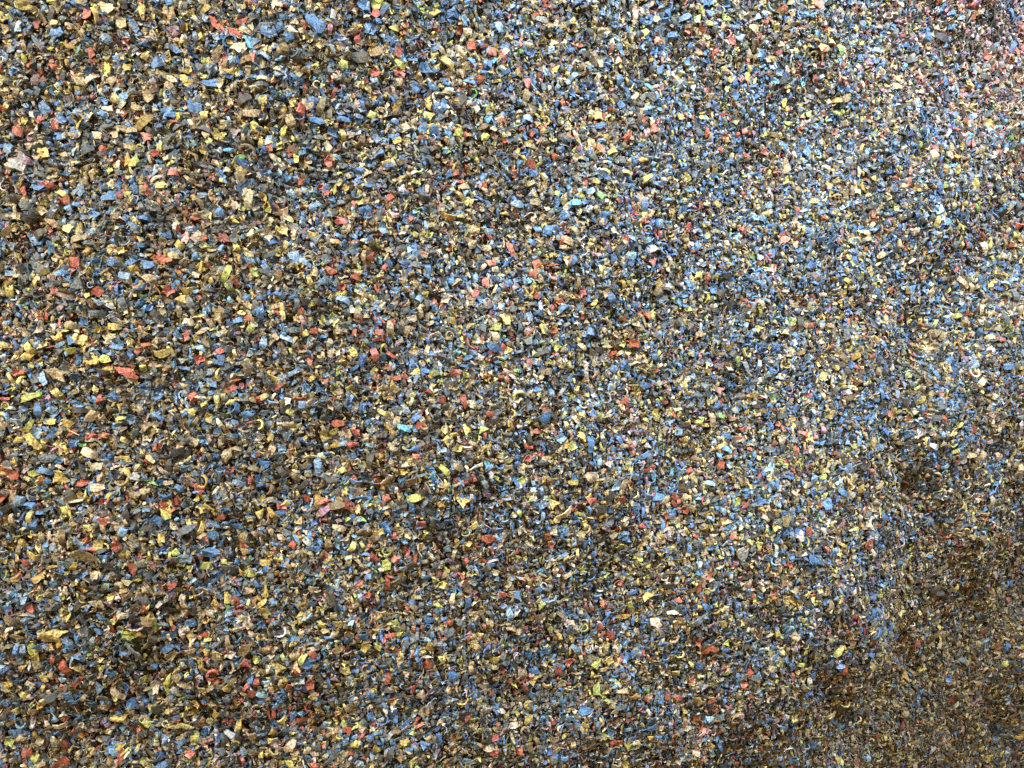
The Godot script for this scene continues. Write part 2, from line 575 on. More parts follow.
# [x, z, length mm, width mm, turn in degrees, shape, plastic, label]
const FLAKES := [
	[-0.3152, -0.1422, 17.11, 13.69, 0, "ragged", "pale", "ragged pale grey flake beside an angular light blue one, hardly across, one fifth down"],
	[-0.3074, 0.1665, 17.77, 13.33, 20, "ragged", "yellow", "ragged yellow flake beside a narrow blue one, one tenth across, four fifths down"],
	[-0.2811, 0.1124, 20.87, 10.44, 20, "chip", "brown", "broad brown flake beside a ragged yellow one, one tenth across, seven tenths down"],
	[-0.1334, -0.2436, 16.12, 11.65, 50, "ragged", "blue", "ragged blue flake beside a squarish blue one, three tenths across, at the top"],
	[-0.1082, -0.2257, 16.55, 11.03, 0, "chip", "charcoal", "broad charcoal flake beside a ragged lime one, three tenths across, one tenth down"],
	[-0.0425, -0.268, 17.32, 11.55, 0, "ragged", "blue", "ragged blue flake above a squarish tan one, two fifths across, at the top"],
	[-0.3077, -0.0939, 15.51, 10.34, 25, "chip", "blue", "broad blue flake beside an oblong cream one, hardly across, three tenths down"],
	[-0.2969, -0.007, 15.62, 10.41, 25, "chip", "tan", "broad tan flake above a curled yellow one, one tenth across, half way down"],
	[0.5709, 0.1843, 27.04, 18.03, 80, "chip", "charcoal", "broad charcoal flake beside a ragged brick red one, all the way across, seven tenths down"],
	[-0.2764, 0.0206, 14.84, 10.48, -30, "chip", "tan", "broad tan flake beside a squarish blue one, one tenth across, half way down"],
	[-0.2666, -0.0451, 17.2, 8.6, 0, "chip", "slate", "broad slate grey flake beside a curled yellow one, one tenth across, two fifths down"],
	[-0.3012, 0.0472, 13.8, 10.35, 0, "chip", "slate", "broad slate grey flake below an oblong tan one, hardly across, three fifths down"],
	[-0.3418, 0.2479, 14.88, 11.16, 0, "chip", "tan", "broad tan flake above an angular brick red one, hardly across, at the bottom"],
	[-0.2952, -0.2287, 15.58, 8.65, -5, "chip", "blue", "broad blue flake below a broad charcoal one, one tenth across, at the top"],
	[-0.3209, 0.0753, 15.54, 8.63, 0, "chip", "sky", "broad light blue flake beside an angular brick red one, hardly across, seven tenths down"],
	[-0.2614, -0.122, 13.87, 9.54, 0, "chip", "blue", "broad blue flake beside an oblong yellow one, one tenth across, three tenths down"],
	[-0.2779, 0.0453, 14.83, 8.73, 20, "curl", "cream", "curled cream flake beside an angular cream one, one tenth across, three fifths down"],
	[-0.166, -0.1009, 12.52, 10.73, 0, "ragged", "cream", "ragged cream flake beside a ragged yellow one, three tenths across, three tenths down"],
	[-0.3043, -0.1795, 13.02, 9.55, 40, "chip", "blue", "broad blue flake beside an oblong blue one, hardly across, one tenth down"],
	[-0.2797, -0.2453, 15.49, 7.74, 15, "chip", "blue", "broad blue flake above a ragged coral red one, one tenth across, at the top"],
	[-0.1965, -0.2387, 15.91, 7.96, 35, "chip", "coral", "broad coral red flake beside a ragged coral red one, one fifth across, at the top"],
	[-0.2517, -0.0079, 15.61, 7.8, 20, "ragged", "coral", "ragged coral red flake beside an angular lime one, one tenth across, half way down"],
	[-0.2242, -0.1777, 14.0, 8.75, 0, "chip", "blue", "broad blue flake beside an angular tan one, one fifth across, one tenth down"],
	[-0.324, 0.0585, 13.79, 8.62, 0, "ragged", "brick", "ragged brick red flake beside a narrow lime one, hardly across, three fifths down"],
	[-0.3174, 0.2661, 12.2, 11.26, 0, "ragged", "brick", "ragged brick red flake beside an angular brick red one, one tenth across, at the bottom"],
	[-0.1496, 0.1651, 12.29, 11.34, 0, "ragged", "yellow", "ragged yellow flake above an angular tan one, three tenths across, four fifths down"],
	[-0.0985, -0.2465, 12.96, 10.18, 30, "ragged", "blue", "ragged blue flake below an oblong coral red one, two fifths across, at the top"],
	[-0.279, -0.0775, 11.91, 9.36, 15, "ragged", "coral", "ragged coral red flake beside an oblong cream one, one tenth across, three tenths down"],
	[0.1937, 0.144, 15.71, 12.34, 50, "chip", "pale", "broad pale grey flake below a ragged brick red one, seven tenths across, seven tenths down"],
	[-0.3027, 0.1915, 12.62, 9.92, 60, "curl", "brick", "curled brick red flake beside a narrow blue one, one tenth across, nine tenths down"],
	[-0.2676, 0.2235, 13.08, 10.28, 0, "chip", "blue", "broad blue flake beside an oblong yellow one, one tenth across, nine tenths down"],
	[-0.1622, -0.2337, 15.08, 7.98, 0, "chip", "blue", "broad blue flake beside an oblong blue one, three tenths across, at the top"],
	[-0.2844, 0.2239, 13.93, 9.29, 0, "chip", "tan", "broad tan flake beside an oblong yellow one, one tenth across, nine tenths down"],
	[-0.2007, -0.2004, 15.99, 7.1, 5, "sliver", "blue", "narrow blue flake below a round light blue one, one fifth across, one tenth down"],
	[-0.2992, -0.2409, 10.38, 10.38, 0, "chip", "charcoal", "broad charcoal flake above a broad blue one, one tenth across, at the top"],
	[-0.168, -0.0482, 15.96, 7.09, 90, "sliver", "blue", "narrow blue flake beside an angular brick red one, three tenths across, two fifths down"],
	[-0.1933, 0.0474, 14.34, 8.07, -70, "chip", "tan", "broad tan flake beside an angular brick red one, one fifth across, three fifths down"],
	[-0.2361, 0.1874, 16.59, 7.37, -40, "sliver", "tan", "narrow tan flake above an oblong lime one, one fifth across, nine tenths down"],
	[-0.1886, 0.186, 14.91, 8.38, -50, "chip", "brown", "broad brown flake above an oblong slate grey one, one fifth across, four fifths down"],
	[-0.1816, -0.2242, 11.52, 9.75, 20, "ragged", "cream", "ragged cream flake below a ragged coral red one, one fifth across, one tenth down"],
	[-0.2953, 0.0606, 11.28, 9.55, 0, "ragged", "yellow", "ragged yellow flake beside an oblong blue one, one tenth across, three fifths down"],
	[-0.257, -0.2362, 12.2, 8.72, 90, "chip", "tan", "angular tan flake beside an oblong blue one, one tenth across, at the top"],
	[-0.1358, -0.1926, 12.69, 9.07, 50, "chip", "blue", "angular blue flake above a narrow blue one, three tenths across, one tenth down"],
	[-0.0634, -0.2259, 13.29, 9.49, 45, "chip", "blue", "angular blue flake beside an oblong blue one, two fifths across, one tenth down"],
	[-0.2844, -0.0385, 12.0, 8.57, 20, "chip", "tan", "angular tan flake above a ragged yellow one, one tenth across, two fifths down"],
	[-0.2379, 0.0911, 12.4, 8.86, 0, "chip", "blue", "angular blue flake below a ragged brick red one, one fifth across, seven tenths down"],
	[-0.2072, 0.1146, 12.73, 9.09, 0, "chip", "blue", "angular blue flake above an oblong lime one, one fifth across, seven tenths down"],
	[-0.2784, 0.2342, 14.07, 8.44, -10, "chip", "yellow", "oblong yellow flake beside a broad tan one, one tenth across, nine tenths down"],
	[0.0609, 0.2736, 16.69, 10.01, 0, "chip", "blue", "oblong blue flake above an angular yellow one, three fifths across, nine tenths down"],
	[-0.2537, -0.1667, 19.23, 5.24, 5, "sliver", "tan", "narrow tan flake beside a ragged coral red one, one tenth across, one fifth down"],
	[-0.2469, -0.1444, 10.43, 9.56, 0, "ragged", "lime", "ragged lime flake below a ragged coral red one, one tenth across, one fifth down"],
	[-0.1038, -0.2622, 11.02, 10.1, 0, "chip", "blue", "squarish blue flake beside an oblong coral red one, two fifths across, at the top"],
	[-0.2782, -0.0641, 10.24, 9.39, 0, "chip", "slate", "squarish slate grey flake beside an angular brick red one, one tenth across, two fifths down"],
	[-0.2494, 0.0611, 10.55, 9.67, 0, "chip", "pale", "squarish pale grey flake above an oblong tan one, one tenth across, three fifths down"],
	[-0.2757, 0.146, 10.64, 9.75, 0, "ragged", "cream", "ragged cream flake beside an angular cream one, one tenth across, four fifths down"],
	[-0.0646, -0.1819, 12.4, 9.54, 90, "chip", "blue", "angular blue flake below an angular lime one, two fifths across, one fifth down"],
	[-0.1601, -0.0887, 11.68, 8.99, 0, "chip", "yellow", "angular yellow flake beside an angular light blue one, three tenths across, three tenths down"],
	[-0.2553, -0.0257, 12.08, 7.77, 0, "chip", "blue", "oblong blue flake below a curled yellow one, one tenth across, two fifths down"],
	[-0.2667, -0.0597, 11.12, 8.21, -5, "chip", "brick", "angular brick red flake beside a squarish slate grey one, one tenth across, two fifths down"],
	[-0.2715, 0.104, 9.59, 9.59, 0, "ragged", "yellow", "ragged yellow flake beside an angular brick red one, one tenth across, seven tenths down"],
	[-0.0643, 0.2091, 10.9, 10.9, 0, "chip", "brick", "squarish brick red flake beside a ragged yellow one, two fifths across, nine tenths down"],
	[-0.2343, -0.2112, 10.51, 8.76, 30, "chip", "blue", "angular blue flake beside an angular cream one, one fifth across, one tenth down"],
	[-0.24, -0.162, 10.5, 8.75, 0, "ragged", "coral", "ragged coral red flake beside a narrow tan one, one tenth across, one fifth down"],
	[-0.2388, -0.189, 10.49, 8.74, 0, "chip", "tan", "angular tan flake beside an angular cream one, one tenth across, one tenth down"],
	[-0.1912, -0.2159, 10.64, 8.86, 0, "ragged", "brick", "ragged brick red flake beside a round light blue one, one fifth across, one tenth down"],
	[-0.1903, -0.0728, 13.21, 7.05, -70, "curl", "lime", "curled lime flake below an angular yellow one, one fifth across, two fifths down"],
	[-0.2781, -0.0281, 10.33, 8.61, 0, "ragged", "yellow", "ragged yellow flake above an angular blue one, one tenth across, two fifths down"],
	[-0.1946, -0.0482, 10.64, 8.87, 0, "chip", "tan", "angular tan flake beside an angular brick red one, one fifth across, two fifths down"],
	[-0.1555, -0.1034, 10.82, 9.02, 90, "ragged", "yellow", "ragged yellow flake beside a ragged cream one, three tenths across, three tenths down"],
	[-0.0302, -0.1017, 11.7, 9.75, 90, "chip", "tan", "angular tan flake above an oblong blue one, half way across, three tenths down"],
	[-0.251, 0.0232, 10.54, 8.78, 0, "chip", "blue", "angular blue flake beside an angular cream one, one tenth across, half way down"],
	[-0.2916, 0.083, 10.46, 8.72, 60, "chip", "lime", "angular lime flake above an angular tan one, one tenth across, seven tenths down"],
	[-0.2077, 0.0832, 10.8, 9.0, 0, "ragged", "yellow", "ragged yellow flake below a ragged coral red one, one fifth across, seven tenths down"],
	[-0.2213, 0.1171, 13.45, 7.17, 0, "chip", "sky", "oblong light blue flake beside an oblong lime one, one fifth across, seven tenths down"],
	[-0.3392, 0.2576, 11.16, 9.3, 0, "chip", "brick", "angular brick red flake below a broad tan one, hardly across, at the bottom"],
	[-0.2349, 0.1531, 10.84, 9.03, 0, "chip", "charcoal", "angular charcoal flake beside a ragged cream one, one fifth across, four fifths down"],
	[-0.0465, 0.2217, 12.12, 10.1, 60, "chip", "blue", "angular blue flake below a ragged yellow one, two fifths across, nine tenths down"],
	[0.1589, 0.2096, 13.56, 11.3, 90, "chip", "slate", "angular slate grey flake beside a narrow ochre one, seven tenths across, four fifths down"],
	[-0.2363, -0.0679, 11.24, 7.78, 30, "chip", "tan", "angular tan flake below an oblong blue one, one tenth across, two fifths down"],
	[-0.2973, 0.0057, 11.28, 7.81, 50, "curl", "yellow", "curled yellow flake below a broad tan one, one tenth across, half way down"],
	[-0.2982, 0.1004, 11.3, 7.82, 0, "chip", "tan", "angular tan flake beside a curled yellow one, one tenth across, seven tenths down"],
	[-0.2514, 0.1055, 11.45, 7.93, 0, "chip", "tan", "angular tan flake beside an angular brick red one, one tenth across, seven tenths down"],
	[-0.2618, 0.1543, 11.58, 8.01, 0, "chip", "cream", "angular cream flake above a squarish brick red one, one tenth across, four fifths down"],
	[-0.2004, -0.2109, 9.78, 9.24, 0, "round", "sky", "round light blue flake beside a ragged brick red one, one fifth across, one tenth down"],
	[-0.1855, -0.2345, 12.42, 7.1, 20, "ragged", "coral", "ragged coral red flake below an oblong brick red one, one fifth across, at the top"],
	[-0.1807, -0.2415, 12.44, 7.11, -30, "chip", "brick", "oblong brick red flake above a ragged coral red one, one fifth across, at the top"],
	[-0.2491, -0.2347, 12.26, 7.0, 50, "chip", "blue", "oblong blue flake beside an angular tan one, one tenth across, at the top"],
	[-0.3052, -0.1275, 11.96, 6.84, 0, "chip", "blue", "oblong blue flake above an oblong light blue one, hardly across, one fifth down"],
	[-0.0479, -0.231, 13.46, 7.69, 30, "curl", "yellow", "curled yellow flake beside an angular blue one, two fifths across, one tenth down"],
	[-0.2568, -0.0783, 11.96, 6.84, 0, "chip", "blue", "oblong blue flake above an oblong light blue one, one tenth across, three tenths down"],
	[-0.2383, -0.0776, 12.13, 6.93, 10, "chip", "blue", "oblong blue flake above an angular tan one, one tenth across, three tenths down"],
	[-0.2505, -0.0696, 12.01, 6.86, 20, "chip", "sky", "oblong light blue flake below an oblong blue one, one tenth across, two fifths down"],
	[-0.1174, -0.0576, 14.67, 6.42, 15, "curl", "sky", "curled light blue flake beside a squarish brick red one, three tenths across, two fifths down"],
	[-0.2101, 0.0083, 12.3, 7.03, 0, "chip", "coral", "oblong coral red flake beside an angular lime one, one fifth across, half way down"],
	[-0.3094, 0.0574, 13.82, 6.05, -10, "sliver", "lime", "narrow lime flake beside an oblong blue one, hardly across, three fifths down"],
	[0.0246, 0.0256, 11.64, 9.63, 0, "ragged", "blue", "ragged blue flake above a squarish light blue one, half way across, half way down"],
	[-0.0102, -0.2672, 10.96, 9.96, 0, "chip", "sky", "squarish light blue flake above an angular coral red one, half way across, at the top"],
	[-0.1546, 0.2456, 10.74, 9.76, 0, "ragged", "brick", "ragged brick red flake above an angular tan one, three tenths across, nine tenths down"],
	[-0.2653, -0.2256, 10.43, 7.82, 20, "chip", "sky", "angular light blue flake beside an angular tan one, one tenth across, one tenth down"],
	[-0.32, -0.1631, 10.31, 7.74, 40, "chip", "brick", "angular brick red flake above an angular light blue one, hardly across, one fifth down"],
	[-0.3039, -0.149, 10.35, 7.76, 0, "chip", "yellow", "angular yellow flake beside a ragged pale grey one, hardly across, one fifth down"],
	[-0.097, -0.2169, 11.13, 8.35, 20, "chip", "brick", "angular brick red flake beside a broad charcoal one, two fifths across, one tenth down"],
	[-0.0522, -0.1989, 11.49, 8.62, 0, "chip", "blue", "angular blue flake beside an angular lime one, two fifths across, one tenth down"],
	[-0.1593, -0.1511, 16.27, 5.42, 35, "sliver", "cream", "narrow cream flake below an angular lime one, three tenths across, one fifth down"],
	[-0.2265, -0.098, 10.42, 7.81, 0, "chip", "blue", "angular blue flake beside a curled yellow one, one fifth across, three tenths down"],
	[-0.1931, -0.1142, 10.56, 7.92, 0, "chip", "blue", "angular blue flake beside an angular lime one, one fifth across, three tenths down"],
	[-0.3121, -0.0233, 10.35, 7.76, 50, "curl", "yellow", "curled yellow flake beside a narrow yellow one, hardly across, half way down"],
	[-0.0971, -0.0207, 11.15, 8.36, 70, "curl", "coral", "curled coral red flake beside a narrow brick red one, two fifths across, half way down"],
	[-0.2514, 0.2117, 11.24, 8.43, 90, "chip", "cream", "angular cream flake beside an oblong lime one, one fifth across, nine tenths down"],
	[-0.1464, 0.215, 11.51, 8.63, 60, "chip", "brick", "angular brick red flake beside an oblong brick red one, three tenths across, nine tenths down"],
	[0.0244, 0.2157, 12.91, 9.68, -30, "chip", "blue", "angular blue flake beside a squarish coral red one, half way across, four fifths down"],
	[-0.0915, -0.1098, 10.28, 8.97, 90, "chip", "sky", "angular light blue flake beside a ragged coral red one, two fifths across, three tenths down"],
	[-0.0362, 0.0118, 14.46, 6.75, 80, "sliver", "brick", "narrow brick red flake beside an angular brick red one, half way across, half way down"],
	[-0.2495, 0.0728, 11.4, 7.02, 0, "chip", "tan", "oblong tan flake below a squarish pale grey one, one tenth across, three fifths down"],
	[-0.1537, 0.0284, 11.85, 7.29, 0, "chip", "tan", "oblong tan flake beside an angular blue one, three tenths across, three fifths down"],
	[-0.2478, 0.1452, 11.59, 7.13, 0, "chip", "slate", "oblong slate grey flake below an angular cream one, one tenth across, four fifths down"],
	[-0.143, 0.1937, 12.38, 7.62, 60, "curl", "brick", "curled brick red flake above an angular blue one, three tenths across, nine tenths down"],
	[-0.1465, 0.2008, 11.42, 7.99, 0, "chip", "blue", "angular blue flake below a curled brick red one, three tenths across, nine tenths down"],
	[-0.2709, -0.1624, 8.68, 8.68, 0, "chip", "cream", "squarish cream flake above a squarish brick red one, one tenth across, one fifth down"],
	[-0.2773, -0.1738, 8.68, 8.68, 0, "ragged", "cream", "ragged cream flake above a squarish cream one, one tenth across, one fifth down"],
	[-0.1204, -0.2381, 9.09, 9.09, 0, "chip", "blue", "squarish blue flake beside a narrow tan one, three tenths across, at the top"],
	[-0.0337, -0.2578, 9.72, 9.72, 0, "chip", "tan", "squarish tan flake below a ragged blue one, half way across, at the top"],
	[-0.3101, -0.0037, 8.64, 8.64, 0, "round", "slate", "round slate grey flake beside a ragged brick red one, hardly across, half way down"],
	[0.6731, 0.5015, 17.62, 17.62, 0, "chip", "charcoal", "squarish charcoal flake beside an oblong pale grey one, all the way across, at the bottom"],
	[-0.2759, -0.2398, 9.49, 7.76, 20, "ragged", "coral", "ragged coral red flake below a broad blue one, one tenth across, at the top"],
	[-0.3242, -0.1501, 9.4, 7.69, 90, "chip", "sky", "angular light blue flake beside a ragged pale grey one, hardly across, one fifth down"],
	[-0.038, -0.1819, 10.6, 8.67, 0, "ragged", "lime", "ragged lime flake below an angular blue one, two fifths across, one fifth down"],
	[0.1901, -0.2901, 12.25, 10.02, 0, "chip", "sky", "angular light blue flake beside an oblong blue one, seven tenths across, one tenth down"],
	[-0.2177, -0.0916, 9.57, 7.83, 40, "curl", "yellow", "curled yellow flake beside an angular blue one, one fifth across, three tenths down"],
	[-0.1187, -0.1133, 10.19, 8.34, 0, "ragged", "coral", "ragged coral red flake beside an angular light blue one, three tenths across, three tenths down"],
	[-0.3076, 0.0308, 9.46, 7.74, 60, "chip", "sky", "angular light blue flake above an oblong tan one, hardly across, three fifths down"],
	[-0.2134, 0.0191, 9.67, 7.91, 0, "chip", "yellow", "angular yellow flake below an oblong coral red one, one fifth across, half way down"],
	[-0.3222, 0.1045, 9.64, 7.89, 0, "chip", "yellow", "angular yellow flake beside a curled yellow one, hardly across, seven tenths down"],
	[-0.1171, 0.0344, 10.28, 8.41, 0, "chip", "cream", "angular cream flake beside an oblong tan one, three tenths across, three fifths down"],
	[-0.2093, -0.1008, 11.33, 6.62, 15, "chip", "sky", "oblong light blue flake beside a curled yellow one, one fifth across, three tenths down"],
	[-0.2848, 0.2077, 11.89, 6.95, 80, "chip", "sky", "oblong light blue flake above a broad tan one, one tenth across, nine tenths down"],
	[-0.2773, 0.264, 12.23, 7.15, 90, "chip", "brick", "oblong brick red flake below an oblong yellow one, one tenth across, at the bottom"],
	[-0.2948, -0.1731, 12.16, 6.08, 30, "chip", "blue", "oblong blue flake beside a broad blue one, one tenth across, one fifth down"],
	[0.1043, -0.2889, 14.88, 7.44, 0, "chip", "blue", "oblong blue flake beside a ragged brick red one, three fifths across, at the top"],
	[-0.27, -0.1084, 12.05, 6.02, 5, "chip", "blue", "oblong blue flake beside a broad blue one, one tenth across, three tenths down"],
	[-0.2817, 0.0649, 12.19, 6.09, 0, "chip", "brick", "oblong brick red flake beside a ragged yellow one, one tenth across, three fifths down"],
	[-0.316, 0.1118, 12.29, 6.14, 20, "curl", "yellow", "curled yellow flake beside an angular yellow one, hardly across, seven tenths down"],
	[-0.2415, 0.2079, 13.1, 6.55, -70, "chip", "lime", "oblong lime flake beside an angular cream one, one fifth across, nine tenths down"],
	[-0.2237, -0.2217, 14.12, 5.3, 30, "sliver", "blue", "narrow blue flake beside an angular blue one, one fifth across, one tenth down"],
	[-0.2224, -0.1377, 10.42, 6.94, 0, "curl", "coral", "curled coral red flake beside a squarish yellow one, one fifth across, one fifth down"],
	[-0.0801, -0.2349, 11.23, 7.48, 90, "ragged", "brick", "ragged brick red flake beside an oblong blue one, two fifths across, one tenth down"],
	[0.0141, -0.2058, 11.94, 7.96, 90, "chip", "brown", "oblong brown flake beside an angular light blue one, half way across, one tenth down"],
	[-0.1909, -0.0962, 10.55, 7.03, 0, "ragged", "brick", "ragged brick red flake beside an angular yellow one, one fifth across, three tenths down"],
	[-0.3197, -0.0075, 10.31, 6.87, 0, "ragged", "brick", "ragged brick red flake beside a round slate grey one, hardly across, half way down"],
	[-0.2603, 0.0074, 10.44, 6.96, 0, "chip", "blue", "oblong blue flake below a ragged coral red one, one tenth across, half way down"],
	[-0.3058, 0.0406, 10.33, 6.88, 0, "chip", "tan", "oblong tan flake above a broad slate grey one, hardly across, three fifths down"],
	[0.081, 0.081, 12.57, 8.38, -45, "chip", "sky", "oblong light blue flake beside a ragged cyan one, three fifths across, three fifths down"],
	[-0.3192, 0.1482, 10.56, 7.04, 70, "chip", "brick", "oblong brick red flake above a narrow tan one, hardly across, four fifths down"],
	[-0.2884, 0.1665, 10.77, 7.18, 90, "chip", "slate", "oblong slate grey flake beside a squarish brick red one, one tenth across, four fifths down"],
	[-0.199, 0.206, 11.22, 7.48, 0, "chip", "slate", "oblong slate grey flake below a broad brown one, one fifth across, nine tenths down"],
	[-0.2128, 0.038, 10.24, 7.06, 25, "chip", "cream", "angular cream flake below an angular yellow one, one fifth across, three fifths down"],
	[-0.0424, -0.0083, 10.57, 8.07, 0, "chip", "brick", "angular brick red flake above a narrow brick red one, two fifths across, half way down"],
	[-0.2572, -0.0375, 10.33, 6.55, 0, "curl", "yellow", "curled yellow flake above an oblong blue one, one tenth across, two fifths down"],
	[0.3246, 0.1469, 14.6, 9.25, 90, "ragged", "brick", "ragged brick red flake beside a broad pale grey one, four fifths across, seven tenths down"],
	[-0.2051, 0.1518, 11.02, 6.98, 80, "chip", "yellow", "oblong yellow flake beside an angular yellow one, one fifth across, four fifths down"],
	[-0.1974, 0.2463, 11.54, 7.31, 90, "chip", "yellow", "oblong yellow flake beside a squarish ochre one, one fifth across, nine tenths down"],
	[-0.1755, 0.2595, 11.64, 7.37, 0, "chip", "yellow", "oblong yellow flake beside an oblong yellow one, three tenths across, at the bottom"],
	[-0.2757, -0.2171, 11.32, 6.1, 80, "chip", "brick", "oblong brick red flake beside an angular light blue one, one tenth across, one tenth down"],
	[-0.2986, -0.206, 11.26, 6.06, 10, "chip", "brick", "oblong brick red flake below a broad blue one, one tenth across, one tenth down"],
	[-0.2845, -0.1617, 11.28, 6.07, -10, "chip", "cream", "oblong cream flake beside a squarish cream one, one tenth across, one fifth down"],
	[-0.0949, -0.2578, 12.02, 6.47, -25, "chip", "coral", "oblong coral red flake beside a squarish blue one, two fifths across, at the top"],
	[-0.0844, -0.0655, 12.27, 6.61, -40, "chip", "blue", "oblong blue flake beside a squarish brick red one, two fifths across, two fifths down"],
	[-0.0191, 0.1154, 12.93, 6.96, 10, "chip", "brick", "oblong brick red flake above an oblong coral red one, half way across, seven tenths down"],
	[-0.2671, -0.1541, 8.7, 7.83, 0, "chip", "brick", "squarish brick red flake below a squarish cream one, one tenth across, one fifth down"],
	[-0.2284, -0.129, 8.65, 7.78, 0, "chip", "yellow", "squarish yellow flake beside a curled coral red one, one fifth across, one fifth down"],
	[-0.2035, -0.1774, 8.78, 7.9, 90, "curl", "yellow", "curled yellow flake below a narrow blue one, one fifth across, one fifth down"],
	[-0.1343, -0.1801, 13.62, 5.45, 10, "sliver", "blue", "narrow blue flake below an angular blue one, three tenths across, one fifth down"],
	[-0.1162, -0.2198, 9.11, 8.2, 0, "ragged", "lime", "ragged lime flake beside a broad charcoal one, three tenths across, one tenth down"],
	[-0.0233, -0.2229, 9.72, 8.75, 90, "chip", "brick", "squarish brick red flake below an angular coral red one, half way across, one tenth down"],
	[0.0665, -0.2096, 10.37, 9.34, 0, "ragged", "yellow", "ragged yellow flake beside an angular blue one, three fifths across, one fifth down"],
	[-0.2295, -0.0809, 8.7, 7.83, 90, "ragged", "brick", "ragged brick red flake beside an oblong blue one, one fifth across, three tenths down"],
	[-0.2247, -0.0604, 8.69, 7.82, 0, "ragged", "coral", "ragged coral red flake beside an angular tan one, one fifth across, two fifths down"],
	[-0.2068, -0.0159, 8.78, 7.9, 0, "ragged", "brick", "ragged brick red flake above an oblong coral red one, one fifth across, half way down"],
	[-0.2139, -0.0407, 8.77, 7.89, 0, "curl", "cream", "curled cream flake beside an angular tan one, one fifth across, two fifths down"],
	[-0.128, -0.0848, 9.12, 8.21, 0, "chip", "slate", "squarish slate grey flake above an oblong brick red one, three tenths across, three tenths down"],
	[-0.2331, 0.0819, 8.9, 8.01, 0, "ragged", "brick", "ragged brick red flake above an angular blue one, one fifth across, seven tenths down"],
	[-0.0667, 0.0294, 9.45, 8.51, 60, "ragged", "coral", "ragged coral red flake beside an angular brick red one, two fifths across, three fifths down"],
	[-0.1737, 0.0882, 9.17, 8.25, 0, "chip", "yellow", "squarish yellow flake beside a narrow blue one, three tenths across, seven tenths down"],
	[-0.092, 0.1301, 9.58, 8.62, 60, "chip", "lime", "squarish lime flake below a ring-shaped lime one, two fifths across, seven tenths down"],
	[0.0363, 0.0411, 10.13, 9.12, 0, "chip", "sky", "squarish light blue flake beside an angular lime one, half way across, three fifths down"],
	[-0.2442, 0.1582, 8.99, 8.09, 0, "ragged", "yellow", "ragged yellow flake beside an angular charcoal one, one tenth across, four fifths down"],
	[-0.2116, 0.2368, 9.56, 8.6, 0, "chip", "ochre", "squarish ochre flake beside an oblong yellow one, one fifth across, nine tenths down"],
	[-0.27, 0.1649, 8.98, 8.08, 90, "chip", "brick", "squarish brick red flake below an angular cream one, one tenth across, four fifths down"],
	[-0.0135, 0.2137, 10.33, 9.3, 0, "ragged", "yellow", "ragged yellow flake beside an angular blue one, half way across, nine tenths down"],
	[0.0393, 0.2456, 10.96, 9.86, 0, "chip", "tan", "squarish tan flake below a squarish coral red one, half way across, nine tenths down"],
	[-0.2262, -0.2014, 9.67, 7.04, 0, "chip", "cream", "angular cream flake beside an angular yellow one, one fifth across, one tenth down"],
	[-0.1275, -0.1542, 10.09, 7.34, 90, "chip", "coral", "angular coral red flake below an angular blue one, three tenths across, one fifth down"],
	[-0.125, -0.1728, 10.06, 7.32, 40, "chip", "blue", "angular blue flake beside a curled yellow one, three tenths across, one fifth down"],
	[-0.1771, -0.0574, 9.76, 7.1, 0, "chip", "blue", "angular blue flake beside a narrow blue one, one fifth across, two fifths down"],
	[-0.1488, -0.0868, 9.92, 7.22, 0, "chip", "sky", "angular light blue flake beside an angular yellow one, three tenths across, three tenths down"],
	[-0.1794, 0.0203, 9.84, 7.16, 0, "chip", "blue", "angular blue flake below a squarish blue one, one fifth across, half way down"],
	[-0.2451, 0.1375, 9.8, 7.13, 80, "chip", "cream", "angular cream flake above an oblong slate grey one, one tenth across, four fifths down"],
	[-0.0158, 0.2931, 11.68, 8.5, 0, "chip", "coral", "angular coral red flake beside a squarish yellow one, half way across, at the bottom"],
	[-0.1504, 0.2693, 10.77, 7.83, 60, "chip", "tan", "angular tan flake below a ragged brick red one, three tenths across, at the bottom"],
	[-0.2094, 0.0709, 8.59, 8.06, 0, "ragged", "coral", "ragged coral red flake above a ragged yellow one, one fifth across, three fifths down"],
	[0.0696, 0.2306, 10.57, 9.91, -50, "chip", "lime", "squarish lime flake beside an angular yellow one, three fifths across, nine tenths down"],
	[-0.1877, -0.2049, 10.63, 6.2, 0, "chip", "blue", "oblong blue flake below a ragged brick red one, one fifth across, one tenth down"],
	[-0.1175, -0.1831, 13.76, 5.14, 10, "sliver", "blue", "narrow blue flake above a curled yellow one, three tenths across, one fifth down"],
	[-0.0155, -0.2443, 9.8, 8.23, 90, "chip", "coral", "angular coral red flake below a squarish light blue one, half way across, one tenth down"],
	[-0.0229, -0.1463, 11.76, 6.86, 0, "chip", "brick", "oblong brick red flake below a ragged lime one, half way across, one fifth down"],
	[-0.2957, -0.1145, 10.29, 6.0, 70, "chip", "sky", "oblong light blue flake beside an oblong coral red one, one tenth across, three tenths down"],
	[-0.2382, -0.0258, 10.39, 6.06, 0, "chip", "brick", "oblong brick red flake beside an oblong blue one, one tenth across, two fifths down"],
	[-0.1246, -0.0775, 10.95, 6.39, 15, "chip", "brick", "oblong brick red flake below a squarish slate grey one, three tenths across, two fifths down"],
	[-0.3038, 0.0625, 10.4, 6.07, 0, "chip", "blue", "oblong blue flake beside a narrow lime one, hardly across, three fifths down"],
	[-0.1787, 0.0658, 9.06, 7.61, 90, "chip", "brick", "angular brick red flake above a squarish yellow one, one fifth across, three fifths down"],
	[-0.1719, 0.1237, 11.13, 6.49, 0, "curl", "yellow", "curled yellow flake below a squarish yellow one, three tenths across, seven tenths down"],
	[0.1351, 0.0392, 10.93, 9.18, 0, "chip", "sky", "angular light blue flake above a ragged cyan one, seven tenths across, three fifths down"],
